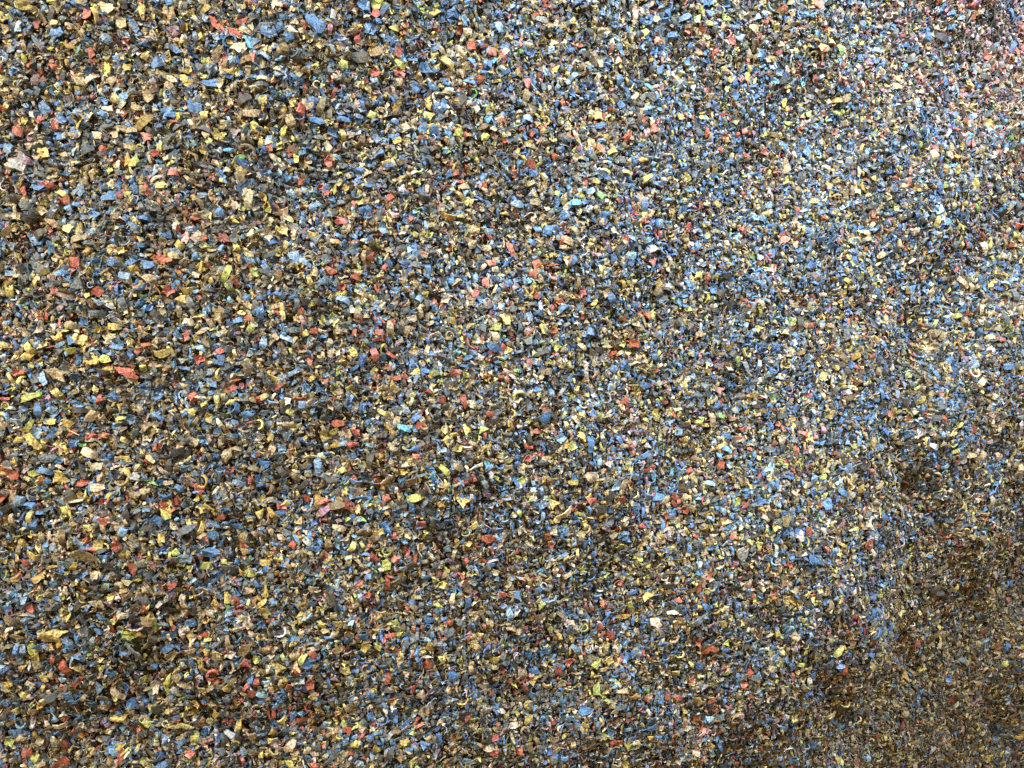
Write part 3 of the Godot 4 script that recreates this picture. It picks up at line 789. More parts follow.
	[0.1251, 0.0962, 13.15, 7.67, -50, "chip", "tan", "oblong tan flake below a ragged cyan one, three fifths across, seven tenths down"],
	[-0.3142, 0.236, 12.89, 5.53, 0, "curl", "cream", "curled cream flake above a ragged brick red one, one tenth across, nine tenths down"],
	[-0.0522, 0.2059, 10.03, 8.42, 90, "ragged", "yellow", "ragged yellow flake beside a squarish brick red one, two fifths across, nine tenths down"],
	[0.5031, 0.4382, 19.11, 11.15, 80, "chip", "pale", "oblong pale grey flake beside a squarish charcoal one, nine tenths across, at the bottom"],
	[-0.1839, -0.091, 9.72, 6.72, 60, "chip", "yellow", "angular yellow flake beside a ragged brick red one, one fifth across, three tenths down"],
	[-0.1976, 0.1473, 10.13, 7.0, 80, "chip", "yellow", "angular yellow flake beside an oblong yellow one, one fifth across, four fifths down"],
	[-0.2509, -0.207, 7.83, 7.83, 0, "ragged", "yellow", "ragged yellow flake below an oblong blue one, one tenth across, one tenth down"],
	[0.2184, -0.2012, 10.37, 10.37, 0, "chip", "brick", "squarish brick red flake beside an oblong light blue one, seven tenths across, one fifth down"],
	[-0.1068, -0.0449, 8.3, 8.3, 0, "chip", "brick", "squarish brick red flake beside a curled light blue one, two fifths across, two fifths down"],
	[-0.2833, 0.014, 7.83, 7.83, 0, "chip", "blue", "squarish blue flake beside a broad tan one, one tenth across, half way down"],
	[-0.2393, 0.0415, 7.91, 7.91, 0, "chip", "blue", "squarish blue flake below an angular blue one, one tenth across, three fifths down"],
	[-0.1791, 0.0109, 8.04, 8.04, 0, "chip", "blue", "squarish blue flake above an angular blue one, one fifth across, half way down"],
	[0.1965, 0.102, 10.13, 10.13, 0, "ragged", "brick", "ragged brick red flake above a broad pale grey one, seven tenths across, seven tenths down"],
	[-0.225, 0.1554, 8.21, 8.21, 0, "ragged", "cream", "ragged cream flake beside an angular charcoal one, one fifth across, four fifths down"],
	[-0.1071, 0.1906, 8.72, 8.72, 0, "chip", "yellow", "squarish yellow flake beside a ragged coral red one, two fifths across, four fifths down"],
	[-0.1551, 0.1928, 8.51, 8.51, 0, "round", "tan", "round tan flake above an oblong brick red one, three tenths across, nine tenths down"],
	[0.0462, 0.2267, 9.8, 9.8, 0, "chip", "coral", "squarish coral red flake above a squarish tan one, three fifths across, nine tenths down"],
	[-0.203, 0.0217, 8.48, 7.42, 0, "chip", "yellow", "angular yellow flake below an angular lime one, one fifth across, half way down"],
	[0.0593, 0.287, 10.69, 9.36, 70, "chip", "yellow", "angular yellow flake below an oblong blue one, three fifths across, nine tenths down"],
	[-0.3258, -0.217, 8.64, 6.91, 0, "chip", "slate", "angular slate grey flake beside an oblong brick red one, hardly across, one tenth down"],
	[-0.0603, -0.1929, 9.57, 7.66, 0, "chip", "lime", "angular lime flake beside an angular blue one, two fifths across, one fifth down"],
	[0.0499, -0.2612, 10.25, 8.2, 0, "ragged", "brick", "ragged brick red flake above an angular light blue one, three fifths across, one tenth down"],
	[0.0839, -0.2204, 10.47, 8.37, 90, "chip", "blue", "angular blue flake beside a ragged yellow one, three fifths across, one tenth down"],
	[0.3723, -0.204, 12.34, 9.87, 0, "chip", "brown", "angular brown flake below a ragged brick red one, nine tenths across, one fifth down"],
	[-0.3308, 0.0732, 8.62, 6.9, 90, "chip", "brick", "angular brick red flake beside a broad light blue one, hardly across, three fifths down"],
	[-0.2614, 0.1067, 8.77, 7.02, 90, "chip", "brick", "angular brick red flake beside an angular tan one, one tenth across, seven tenths down"],
	[-0.051, 0.0117, 9.51, 7.61, 0, "chip", "brick", "angular brick red flake beside a narrow brick red one, two fifths across, half way down"],
	[-0.0173, 0.0221, 9.76, 7.81, 0, "ragged", "brick", "ragged brick red flake beside a narrow brick red one, half way across, half way down"],
	[-0.0821, 0.2717, 10.07, 8.06, 0, "ragged", "yellow", "ragged yellow flake beside an angular ochre one, two fifths across, at the bottom"],
	[0.0916, 0.1915, 17.65, 5.51, 0, "sliver", "ochre", "narrow ochre flake above an angular yellow one, three fifths across, four fifths down"],
	[0.1015, 0.3151, 11.57, 9.26, 0, "chip", "lime", "angular lime flake beside an angular yellow one, three fifths across, at the bottom"],
	[-0.3283, -0.0245, 12.06, 4.82, 10, "sliver", "yellow", "narrow yellow flake beside a curled yellow one, hardly across, half way down"],
	[-0.3248, -0.0722, 11.23, 5.18, 0, "sliver", "sky", "narrow light blue flake below a broad blue one, hardly across, two fifths down"],
	[-0.2997, 0.0247, 11.2, 5.17, 0, "sliver", "yellow", "narrow yellow flake beside an angular light blue one, one tenth across, half way down"],
	[-0.3157, 0.1746, 11.57, 5.34, 0, "sliver", "blue", "narrow blue flake beside a ragged yellow one, hardly across, four fifths down"],
	[-0.3295, 0.1675, 11.51, 5.31, 0, "sliver", "tan", "narrow tan flake beside a narrow blue one, hardly across, four fifths down"],
	[-0.2598, -0.1879, 9.6, 6.11, 50, "curl", "yellow", "curled yellow flake below a ragged yellow one, one tenth across, one tenth down"],
	[-0.2423, -0.223, 9.62, 6.12, 0, "chip", "blue", "oblong blue flake below an oblong blue one, one tenth across, one tenth down"],
	[-0.245, -0.2471, 9.66, 6.15, 90, "chip", "yellow", "oblong yellow flake above an oblong blue one, one tenth across, at the top"],
	[-0.0709, -0.2313, 10.36, 6.6, 0, "chip", "blue", "oblong blue flake beside an angular blue one, two fifths across, one tenth down"],
	[0.1161, -0.1598, 11.67, 7.43, 0, "chip", "sky", "oblong light blue flake below an angular blue one, three fifths across, one fifth down"],
	[-0.2894, -0.119, 9.46, 6.02, 30, "chip", "coral", "oblong coral red flake beside an oblong light blue one, one tenth across, three tenths down"],
	[-0.0357, -0.075, 10.72, 6.82, -70, "chip", "blue", "oblong blue flake below an angular tan one, half way across, two fifths down"],
	[-0.3191, 0.0361, 9.48, 6.03, 0, "chip", "yellow", "oblong yellow flake beside an angular light blue one, hardly across, three fifths down"],
	[-0.2103, 0.1237, 9.99, 6.35, 0, "chip", "lime", "oblong lime flake below an angular blue one, one fifth across, seven tenths down"],
	[-0.117, 0.1252, 10.43, 6.64, 100, "curl", "yellow", "curled yellow flake beside a squarish lime one, three tenths across, seven tenths down"],
	[-0.0085, 0.161, 11.23, 7.14, -30, "chip", "coral", "oblong coral red flake below an oblong brick red one, half way across, four fifths down"],
	[-0.1539, 0.2048, 10.45, 6.65, 60, "chip", "brick", "oblong brick red flake beside an angular blue one, three tenths across, nine tenths down"],
	[-0.2937, -0.0802, 10.29, 5.49, 10, "chip", "cream", "oblong cream flake beside a ragged coral red one, one tenth across, three tenths down"],
	[-0.0907, 0.1842, 11.68, 6.23, 0, "ragged", "coral", "ragged coral red flake beside a squarish yellow one, two fifths across, four fifths down"],
	[-0.2815, -0.0156, 8.63, 6.56, 90, "chip", "blue", "angular blue flake below a ragged yellow one, one tenth across, half way down"],
	[-0.1753, -0.044, 8.87, 6.74, 0, "chip", "brick", "angular brick red flake beside a narrow blue one, one fifth across, two fifths down"],
	[0.1671, -0.08, 11.07, 8.41, 90, "chip", "blue", "angular blue flake beside an angular tan one, seven tenths across, two fifths down"],
	[0.0571, 0.1259, 10.51, 7.99, 90, "chip", "blue", "angular blue flake beside an angular yellow one, three fifths across, seven tenths down"],
	[-0.1508, 0.1774, 9.47, 7.2, 90, "chip", "tan", "angular tan flake below a ragged yellow one, three tenths across, four fifths down"],
	[0.0119, 0.2735, 9.75, 9.1, 0, "chip", "yellow", "squarish yellow flake beside an angular coral red one, half way across, nine tenths down"],
	[-0.1115, -0.2439, 13.77, 4.59, -5, "sliver", "tan", "narrow tan flake beside a squarish blue one, three tenths across, at the top"],
	[-0.0833, -0.0041, 14.12, 4.71, 0, "sliver", "brick", "narrow brick red flake beside a curled coral red one, two fifths across, half way down"],
	[-0.1622, 0.0899, 13.88, 4.63, 0, "sliver", "blue", "narrow blue flake beside a squarish yellow one, three tenths across, seven tenths down"],
	[-0.1392, -0.1221, 8.83, 6.99, 90, "chip", "sky", "angular light blue flake beside a ragged coral red one, three tenths across, three tenths down"],
	[0.4284, -0.0228, 12.46, 9.87, 0, "ragged", "blue", "ragged blue flake above a broad charcoal one, nine tenths across, half way down"],
	[-0.1029, 0.2738, 9.59, 7.59, 90, "chip", "ochre", "angular ochre flake beside a ragged yellow one, two fifths across, at the bottom"],
	[0.0805, 0.2299, 10.64, 8.42, 0, "chip", "yellow", "angular yellow flake beside a squarish lime one, three fifths across, nine tenths down"],
	[-0.219, -0.2028, 7.96, 7.07, 0, "chip", "yellow", "angular yellow flake beside an angular cream one, one fifth across, one tenth down"],
	[-0.2035, -0.1533, 7.85, 6.98, 90, "chip", "yellow", "angular yellow flake below a curled yellow one, one fifth across, one fifth down"],
	[-0.1823, -0.1515, 10.66, 5.33, -20, "chip", "green", "oblong green flake beside an angular yellow one, one fifth across, one fifth down"],
	[-0.1489, -0.2325, 10.65, 5.33, 15, "chip", "blue", "oblong blue flake beside a broad blue one, three tenths across, at the top"],
	[-0.1575, -0.1616, 8.13, 7.23, 90, "chip", "lime", "angular lime flake above a narrow cream one, three tenths across, one fifth down"],
	[-0.1179, -0.1729, 11.04, 5.52, 80, "curl", "yellow", "curled yellow flake beside an angular blue one, three tenths across, one fifth down"],
	[0.0424, -0.2326, 9.2, 8.18, 0, "chip", "sky", "angular light blue flake below a ragged brick red one, three fifths across, one tenth down"],
	[0.4736, -0.3282, 11.94, 10.61, 0, "ragged", "brick", "ragged brick red flake above an angular brown one, all the way across, one tenth down"],
	[-0.2489, -0.1231, 10.36, 5.18, 0, "chip", "yellow", "oblong yellow flake beside a broad blue one, one tenth across, three tenths down"],
	[-0.1798, -0.1167, 7.96, 7.07, 90, "chip", "lime", "angular lime flake beside an angular blue one, one fifth across, three tenths down"],
	[-0.2077, -0.0839, 7.84, 6.97, 0, "chip", "blue", "angular blue flake below an oblong light blue one, one fifth across, three tenths down"],
	[-0.2637, -0.0163, 7.76, 6.9, 0, "chip", "lime", "angular lime flake beside an oblong blue one, one tenth across, half way down"],
	[-0.165, -0.1168, 8.04, 7.15, 90, "chip", "lime", "angular lime flake above a ragged cream one, three tenths across, three tenths down"],
	[0.0551, -0.0711, 9.22, 8.2, 90, "ragged", "coral", "ragged coral red flake beside an angular tan one, three fifths across, two fifths down"],
	[0.0333, -0.0282, 9.07, 8.07, 0, "ragged", "lime", "ragged lime flake below a ragged coral red one, half way across, half way down"],
	[0.0723, -0.0706, 9.28, 8.25, -50, "chip", "tan", "angular tan flake beside a ragged coral red one, three fifths across, two fifths down"],
	[-0.2039, 0.0125, 7.92, 7.04, 0, "chip", "lime", "angular lime flake beside an oblong coral red one, one fifth across, half way down"],
	[-0.2636, 0.0369, 7.93, 7.05, 90, "chip", "cream", "angular cream flake beside an angular blue one, one tenth across, three fifths down"],
	[-0.2394, 0.1199, 8.0, 7.11, 0, "chip", "brick", "angular brick red flake above an angular cream one, one fifth across, seven tenths down"],
	[-0.0909, 0.12, 8.61, 7.65, 0, "ring", "lime", "ring-shaped lime flake above a squarish lime one, two fifths across, seven tenths down"],
	[0.0451, 0.048, 9.15, 8.14, 0, "chip", "lime", "angular lime flake beside a squarish light blue one, three fifths across, three fifths down"],
	[0.1142, 0.0738, 9.72, 8.64, 90, "ragged", "cyan", "ragged cyan flake above an oblong tan one, three fifths across, three fifths down"],
	[0.034, 0.1039, 9.27, 8.24, 0, "chip", "yellow", "angular yellow flake beside an angular light blue one, half way across, seven tenths down"],
	[0.023, 0.092, 9.15, 8.13, 0, "chip", "sky", "angular light blue flake beside an angular yellow one, half way across, seven tenths down"],
	[-0.2303, 0.1355, 8.08, 7.18, 0, "chip", "coral", "angular coral red flake above an angular charcoal one, one fifth across, four fifths down"],
]
const SMALL := [
	[-0.237, 0.2429, 18.99, 3.42, 0, "sliver", "yellow"],
	[-0.2315, 0.2649, 8.61, 7.65, 0, "chip", "coral"],
	[0.0704, 0.2549, 10.02, 8.91, 0, "chip", "lime"],
	[-0.0653, 0.0998, 8.1, 8.1, 0, "chip", "coral"],
	[-0.3203, 0.2158, 7.65, 7.65, 0, "ragged", "cream"],
	[-0.1653, 0.2017, 7.95, 7.95, 0, "chip", "yellow"],
	[-0.3052, 0.2068, 10.01, 5.82, -30, "chip", "cream"],
	[-0.2773, -0.2045, 8.73, 6.11, 0, "chip", "blue"],
	[-0.2879, -0.2204, 8.68, 6.08, 0, "chip", "ochre"],
	[-0.105, -0.1914, 9.22, 6.45, 20, "chip", "sky"],
	[-0.1013, -0.0905, 9.35, 6.55, 90, "chip", "brick"],
	[-0.0166, -0.0899, 9.87, 6.91, 0, "chip", "coral"],
	[0.4439, -0.1373, 13.04, 9.13, 20, "chip", "coral"],
	[-0.2672, 0.0895, 8.7, 6.09, 0, "chip", "coral"],
	[-0.2527, 0.1223, 8.85, 6.2, 90, "chip", "brick"],
	[-0.0721, 0.0877, 9.58, 6.71, 40, "chip", "blue"],
	[-0.0625, 0.1945, 9.91, 6.94, 90, "chip", "ochre"],
	[0.0103, -0.224, 8.96, 7.56, 40, "chip", "coral"],
	[-0.2197, 0.0929, 8.09, 6.83, 0, "chip", "yellow"],
	[0.0619, 0.09, 9.37, 7.92, 0, "chip", "coral"],
	[0.1339, 0.0934, 9.9, 8.36, 90, "chip", "brick"],
	[0.0556, 0.1089, 9.41, 7.95, 0, "chip", "yellow"],
	[0.1415, 0.1051, 9.93, 8.38, 0, "chip", "brick"],
	[-0.3225, 0.1427, 7.92, 6.69, -40, "chip", "sky"],
	[-0.3092, 0.2291, 8.27, 6.99, 0, "chip", "brick"],
	[-0.1229, 0.209, 8.76, 7.4, 0, "chip", "yellow"],
	[0.436, 0.2808, 12.97, 10.95, 0, "chip", "brick"],
	[-0.2213, -0.1715, 10.48, 4.89, 5, "sliver", "brick"],
	[-0.2426, -0.1011, 8.29, 6.05, 0, "chip", "cream"],
	[-0.2461, -0.0741, 8.26, 6.03, 30, "chip", "ochre"],
	[0.1161, -0.1291, 10.22, 7.45, 0, "chip", "blue"],
	[0.2233, -0.0955, 13.71, 6.4, 90, "sliver", "coral"],
	[-0.3259, 0.0089, 10.28, 4.8, 0, "sliver", "coral"],
	[-0.2052, 0.1022, 7.62, 7.26, 0, "chip", "blue"],
	[-0.2575, 0.0974, 7.35, 7.0, 0, "chip", "sky"],
	[-0.0196, 0.0594, 9.39, 6.84, 90, "chip", "cyan"],
	[0.2268, 0.1341, 9.6, 9.14, 0, "chip", "cyan"],
	[-0.1755, 0.2338, 11.46, 5.35, 80, "sliver", "brick"],
	[-0.0245, 0.2747, 12.59, 5.87, 90, "sliver", "yellow"],
	[-0.3152, -0.0176, 9.48, 5.17, 0, "chip", "yellow"],
	[-0.2726, 0.0541, 9.61, 5.24, 0, "chip", "cream"],
	[-0.2667, 0.0771, 9.56, 5.22, 0, "chip", "coral"],
	[-0.1112, 0.0416, 10.31, 5.62, 0, "chip", "coral"],
	[-0.0949, 0.1053, 10.5, 5.72, 80, "chip", "yellow"],
	[0.0903, 0.1228, 11.83, 6.45, 110, "chip", "blue"],
	[-0.0939, 0.2067, 10.76, 5.87, 0, "chip", "blue"],
	[-0.2841, 0.0764, 11.33, 4.36, -10, "sliver", "cream"],
	[0.0276, -0.091, 12.51, 5.25, 0, "sliver", "brick"],
	[-0.1733, -0.2164, 7.08, 7.08, 0, "chip", "coral"],
	[-0.2924, -0.0902, 6.86, 6.86, 0, "chip", "lime"],
	[-0.2152, -0.0314, 8.75, 5.6, 90, "chip", "coral"],
	[-0.0184, -0.113, 7.88, 7.88, 0, "chip", "sky"],
	[-0.1109, -0.0222, 7.36, 7.36, 0, "chip", "yellow"],
	[-0.3152, 0.0162, 8.6, 5.5, 0, "chip", "blue"],
	[-0.1262, 0.0121, 9.18, 5.87, 90, "chip", "cream"],
	[0.0131, -0.1637, 8.34, 7.55, 0, "chip", "brick"],
	[-0.2922, -0.0305, 7.22, 6.53, 90, "chip", "ochre"],
	[0.0971, -0.0326, 8.91, 8.06, 90, "chip", "brick"],
	[-0.0366, 0.0864, 8.18, 7.4, 0, "chip", "yellow"],
	[0.125, 0.1085, 9.2, 8.32, 0, "chip", "brick"],
	[0.1115, 0.1757, 9.28, 8.4, 0, "chip", "yellow"],
	[0.0802, 0.2075, 9.27, 8.39, 0, "chip", "brick"],
	[0.1622, 0.2748, 9.79, 8.85, 0, "chip", "yellow"],
	[-0.2328, -0.1491, 7.83, 6.09, 0, "chip", "coral"],
	[-0.1983, -0.1375, 7.89, 6.14, 90, "chip", "brick"],
	[-0.2266, -0.2524, 7.9, 6.15, 0, "chip", "blue"],
	[-0.1673, -0.1908, 8.01, 6.23, 0, "chip", "yellow"],
	[-0.0606, -0.2018, 8.61, 6.7, 90, "chip", "yellow"],
	[0.0453, -0.2789, 9.2, 7.16, 0, "ragged", "yellow"],
	[0.0448, -0.224, 9.2, 7.16, 90, "chip", "blue"],
	[0.1983, -0.2674, 10.12, 7.87, 90, "curl", "yellow"],
	[0.4456, -0.3673, 11.56, 8.99, 0, "chip", "coral"],
	[-0.1941, -0.0214, 7.96, 6.19, 0, "chip", "coral"],
	[-0.1057, -0.1266, 8.35, 6.5, 90, "chip", "lime"],
	[-0.0873, -0.1305, 8.43, 6.56, 90, "chip", "brick"],
	[-0.0565, -0.0558, 8.64, 6.72, 70, "chip", "blue"],
	[-0.0063, -0.0479, 8.85, 6.88, 90, "ragged", "yellow"],
	[-0.2897, 0.0261, 7.79, 6.06, 0, "chip", "ochre"],
	[-0.227, 0.1131, 8.03, 6.25, 0, "chip", "lime"],
	[-0.0771, 0.1072, 8.67, 6.74, 90, "chip", "tan"],
	[0.2564, 0.1288, 10.42, 8.1, 0, "chip", "brick"],
	[-0.319, 0.1991, 8.15, 6.34, 0, "chip", "yellow"],
	[-0.2182, 0.2129, 8.41, 6.54, 0, "chip", "yellow"],
	[-0.2606, 0.1719, 8.13, 6.33, 0, "chip", "slate"],
	[-0.0546, 0.1501, 8.92, 6.94, 0, "chip", "yellow"],
	[-0.1078, 0.1815, 8.66, 6.73, 0, "chip", "blue"],
	[-0.1484, 0.2336, 8.75, 6.81, 90, "ring", "brick"],
	[0.209, 0.254, 10.55, 8.21, 80, "chip", "brick"],
	[-0.2701, 0.034, 9.13, 5.27, 0, "chip", "coral"],
	[0.1535, -0.0898, 12.09, 6.16, -25, "chip", "lime"],
	[-0.192, 0.059, 9.88, 5.03, -20, "chip", "brick"],
	[0.1545, 0.1698, 10.62, 7.08, 90, "chip", "brick"],
	[-0.0307, -0.2477, 7.79, 7.4, 0, "chip", "brick"],
	[-0.0888, -0.0124, 7.5, 7.13, 0, "chip", "coral"],
	[-0.0686, -0.0077, 7.58, 7.2, 0, "chip", "yellow"],
	[0.0113, -0.071, 7.97, 7.57, 0, "ring", "ochre"],
	[-0.2697, 0.0714, 6.96, 6.61, 0, "chip", "cream"],
	[-0.1854, 0.1151, 7.4, 7.03, 0, "chip", "tan"],
	[0.3556, 0.0235, 9.96, 9.46, 0, "chip", "yellow"],
	[0.2397, 0.1555, 9.22, 8.76, 0, "chip", "coral"],
	[0.1786, 0.2038, 9.07, 8.62, 0, "chip", "yellow"],
	[0.1767, 0.2971, 9.48, 9.01, 0, "chip", "sky"],
	[0.4162, 0.3886, 11.85, 11.26, 0, "chip", "yellow"],
	[-0.1006, -0.1386, 9.32, 5.59, 0, "chip", "blue"],
	[0.0676, -0.1823, 10.38, 6.23, 0, "ragged", "coral"],
	[0.4012, -0.2962, 15.24, 6.35, -10, "sliver", "slate"],
	[-0.2845, -0.0994, 8.55, 5.13, 20, "chip", "yellow"],
	[-0.2081, -0.1087, 8.73, 5.24, 0, "chip", "brick"],
	[-0.2397, 0.065, 10.6, 4.42, 20, "sliver", "green"],
	[-0.0797, 0.1135, 9.63, 5.78, 0, "chip", "blue"],
	[-0.259, 0.2395, 9.41, 5.65, 0, "chip", "lime"],
	[-0.222, 0.164, 9.17, 5.5, 0, "chip", "blue"],
	[0.1574, 0.2169, 11.35, 6.81, 90, "chip", "brick"],
	[0.4691, 0.3518, 18.15, 7.56, 15, "sliver", "slate"],
	[0.0146, -0.1584, 8.36, 6.96, 0, "chip", "blue"],
	[-0.1203, 0.0611, 7.89, 6.57, 0, "chip", "lime"],
	[-0.0403, 0.0468, 8.08, 6.73, 0, "chip", "yellow"],
	[-0.0907, 0.0813, 8.01, 6.67, 90, "chip", "brick"],
	[0.0095, 0.0565, 8.45, 7.04, 0, "chip", "coral"],
	[-0.3195, 0.1823, 7.51, 6.26, 90, "chip", "ochre"],
	[0.0163, 0.2392, 9.06, 7.55, -30, "chip", "yellow"],
	[0.0355, -0.0629, 10.57, 5.69, 20, "chip", "brick"],
	[-0.0513, -0.0411, 7.33, 7.33, 0, "chip", "blue"],
	[0.3223, -0.1029, 9.15, 9.15, 0, "chip", "yellow"],
	[0.4509, -0.0118, 9.88, 9.88, 0, "ring", "cream"],
	[-0.133, 0.1206, 7.12, 7.12, 0, "chip", "coral"],
	[0.0898, 0.014, 8.04, 8.04, 0, "chip", "coral"],
	[0.0465, 0.0746, 7.81, 7.81, 0, "curl", "yellow"],
	[0.0858, 0.0913, 8.0, 8.0, 0, "chip", "brick"],
	[-0.1743, 0.2516, 7.34, 7.34, 0, "chip", "yellow"],
	[0.5118, 0.3692, 11.82, 11.82, 0, "ragged", "brick"],
	[-0.2678, -0.0346, 7.75, 5.51, 0, "chip", "yellow"],
	[-0.0489, -0.0614, 9.24, 5.78, -20, "chip", "cream"],
	[-0.2998, 0.0174, 7.77, 5.53, 0, "chip", "sky"],
	[-0.2778, 0.0343, 7.86, 5.59, 0, "chip", "brick"],
	[-0.1695, 0.054, 8.17, 5.81, 0, "chip", "blue"],
	[-0.1358, 0.1705, 8.53, 6.07, 90, "chip", "yellow"],
	[-0.2977, -0.169, 6.95, 6.08, 0, "chip", "brick"],
	[-0.0573, -0.2362, 9.53, 5.34, 85, "chip", "yellow"],
	[-0.0209, -0.1811, 7.77, 6.8, 90, "chip", "lime"],
	[0.1435, -0.2892, 8.69, 7.6, 0, "chip", "brick"],
	[0.1544, -0.2898, 8.73, 7.64, 90, "chip", "brick"],
	[0.1822, -0.2855, 8.86, 7.75, 0, "chip", "coral"],
	[0.0709, -0.1595, 8.23, 7.21, 90, "chip", "blue"],
	[0.2335, -0.3233, 9.18, 8.03, 0, "chip", "brick"],
	[0.2277, -0.2692, 9.16, 8.02, 90, "chip", "sky"],
	[-0.3019, -0.112, 8.56, 4.8, 50, "chip", "tan"],
	[-0.3272, -0.065, 6.93, 6.06, 0, "chip", "ochre"],
	[-0.1746, -0.0365, 7.1, 6.21, 0, "chip", "lime"],
	[-0.0328, -0.1327, 7.78, 6.81, 0, "chip", "yellow"],
	[-0.0202, -0.0754, 7.87, 6.89, 0, "chip", "coral"],
	[0.3214, -0.0243, 9.54, 8.35, 90, "chip", "brick"],
	[-0.1806, 0.0913, 7.3, 6.39, 90, "chip", "yellow"],
	[-0.1892, 0.0963, 9.12, 5.11, 0, "chip", "blue"],
	[-0.1241, 0.0421, 7.49, 6.56, 0, "chip", "ochre"],
	[-0.118, 0.0846, 7.5, 6.56, 0, "chip", "brick"],
	[-0.1582, 0.0831, 9.27, 5.19, 0, "chip", "yellow"],
	[-0.3296, 0.1297, 8.81, 4.93, 0, "chip", "yellow"],
	[-0.1862, 0.2192, 7.57, 6.62, 0, "chip", "brick"],
	[-0.0713, 0.1992, 7.87, 6.89, 0, "chip", "blue"],
	[0.037, 0.2335, 8.71, 7.62, 0, "chip", "brick"],
	[0.0216, 0.1713, 10.4, 5.82, 90, "chip", "lime"],
	[0.4281, 0.2645, 11.35, 9.93, 0, "chip", "tan"],
	[0.5644, 0.465, 13.34, 11.67, 0, "chip", "ochre"],
	[-0.1422, 0.0498, 10.19, 4.63, 0, "sliver", "yellow"],
	[0.065, 0.0783, 11.42, 5.19, 100, "sliver", "lime"],
	[-0.3241, 0.152, 9.67, 4.4, 0, "sliver", "cream"],
	[-0.2546, -0.2136, 7.83, 5.22, 20, "chip", "yellow"],
	[-0.156, -0.2179, 8.01, 5.34, 0, "chip", "sky"],
	[0.1511, -0.2976, 9.8, 6.54, 90, "chip", "lime"],
	[0.1084, -0.2207, 9.58, 6.38, 0, "chip", "sky"],
	[0.1839, -0.1894, 10.14, 6.76, 0, "chip", "sky"],
	[0.3011, -0.2363, 10.85, 7.23, 0, "chip", "cream"],
	[-0.276, -0.041, 7.73, 5.15, 90, "chip", "blue"],
	[0.1799, -0.016, 10.07, 6.71, 60, "chip", "cream"],
	[-0.0703, 0.046, 8.51, 5.67, 0, "chip", "blue"],
	[-0.0909, 0.1028, 8.61, 5.74, 70, "chip", "blue"],
	[0.0931, 0.2015, 9.98, 6.66, 60, "chip", "sky"],
	[-0.0996, -0.1877, 7.05, 6.49, 0, "chip", "lime"],
	[0.1119, -0.2027, 8.05, 7.42, 0, "chip", "coral"],
	[-0.1303, -0.0694, 6.89, 6.35, 0, "chip", "sky"],
	[0.014, -0.0155, 7.54, 6.95, 0, "chip", "sky"],
	[0.0791, -0.0111, 8.01, 7.38, 0, "chip", "blue"],
	[0.0193, -0.0792, 7.63, 7.03, 0, "chip", "tan"],
	[0.2633, -0.0518, 8.96, 8.25, 0, "chip", "brick"],
	[-0.1085, 0.0326, 7.1, 6.54, 0, "chip", "coral"],
	[0.0309, 0.0923, 7.78, 7.16, 0, "chip", "yellow"],
	[0.1657, 0.1199, 8.47, 7.8, 0, "chip", "yellow"],
	[0.2925, 0.152, 9.07, 8.35, 0, "chip", "yellow"],
	[0.3107, 0.1469, 9.18, 8.45, 0, "chip", "slate"],
	[-0.1238, 0.17, 7.21, 6.64, 0, "chip", "yellow"],
	[-0.1284, 0.1791, 7.24, 6.67, 0, "chip", "cream"],
	[-0.1625, 0.2788, 7.45, 6.86, 0, "chip", "yellow"],
	[0.1418, 0.2475, 8.72, 8.03, 0, "chip", "yellow"],
	[0.1603, 0.2422, 8.73, 8.04, 0, "chip", "blue"],
	[-0.2714, 0.217, 11.15, 4.09, 110, "sliver", "brick"],
	[-0.1001, -0.1017, 7.46, 5.97, 90, "chip", "blue"],
	[-0.2689, 0.1131, 7.0, 5.6, 0, "chip", "blue"],
	[0.1735, 0.0053, 8.97, 7.18, 0, "chip", "coral"],
	[0.0081, 0.2441, 8.6, 6.88, 0, "chip", "brick"],
	[-0.1767, -0.1856, 8.01, 4.98, -40, "chip", "cream"],
	[0.1188, -0.2526, 9.69, 6.03, 90, "chip", "blue"],
	[-0.0081, -0.0269, 8.79, 5.47, 90, "chip", "coral"],
	[0.0113, -0.0391, 8.96, 5.58, 90, "chip", "brick"],
	[-0.0723, 0.1284, 8.75, 5.44, 80, "chip", "brick"],
	[-0.1068, 0.1516, 8.58, 5.34, 0, "chip", "brick"],
	[0.0984, 0.3303, 10.48, 6.52, 90, "chip", "yellow"],
	[0.4577, 0.3192, 13.4, 8.34, 100, "chip", "yellow"],
	[0.3403, 0.2416, 11.32, 7.04, 80, "chip", "brick"],
	[-0.0959, -0.173, 9.34, 4.67, 45, "chip", "sky"],
	[-0.2346, 0.1025, 8.88, 4.44, 90, "chip", "yellow"],
	[-0.1389, 0.1153, 9.33, 4.66, 0, "chip", "blue"],
	[0.0114, 0.0455, 10.04, 5.02, 0, "chip", "brick"],
	[0.4921, 0.0431, 13.43, 6.71, 90, "chip", "cream"],
	[-0.1625, 0.2109, 9.5, 4.75, 90, "chip", "yellow"],
	[0.0779, 0.266, 11.16, 5.58, 0, "chip", "lime"],
	[-0.1826, -0.2496, 6.21, 6.21, 0, "chip", "sky"],
	[0.1344, -0.2175, 7.56, 7.56, 0, "ragged", "yellow"],
	[0.2723, -0.297, 8.2, 8.2, 0, "chip", "yellow"],
	[-0.2435, -0.0225, 6.06, 6.06, 0, "chip", "coral"],
	[-0.0611, -0.106, 6.69, 6.69, 0, "chip", "lime"],
	[-0.1191, -0.0662, 6.41, 6.41, 0, "chip", "coral"],
	[-0.1357, -0.0356, 6.34, 6.34, 0, "chip", "coral"],
	[0.1754, 0.1155, 7.82, 7.82, 0, "chip", "yellow"],
	[-0.1344, 0.2561, 6.91, 6.91, 0, "chip", "tan"],
	[-0.1219, 0.2569, 6.92, 6.92, 0, "chip", "brick"],
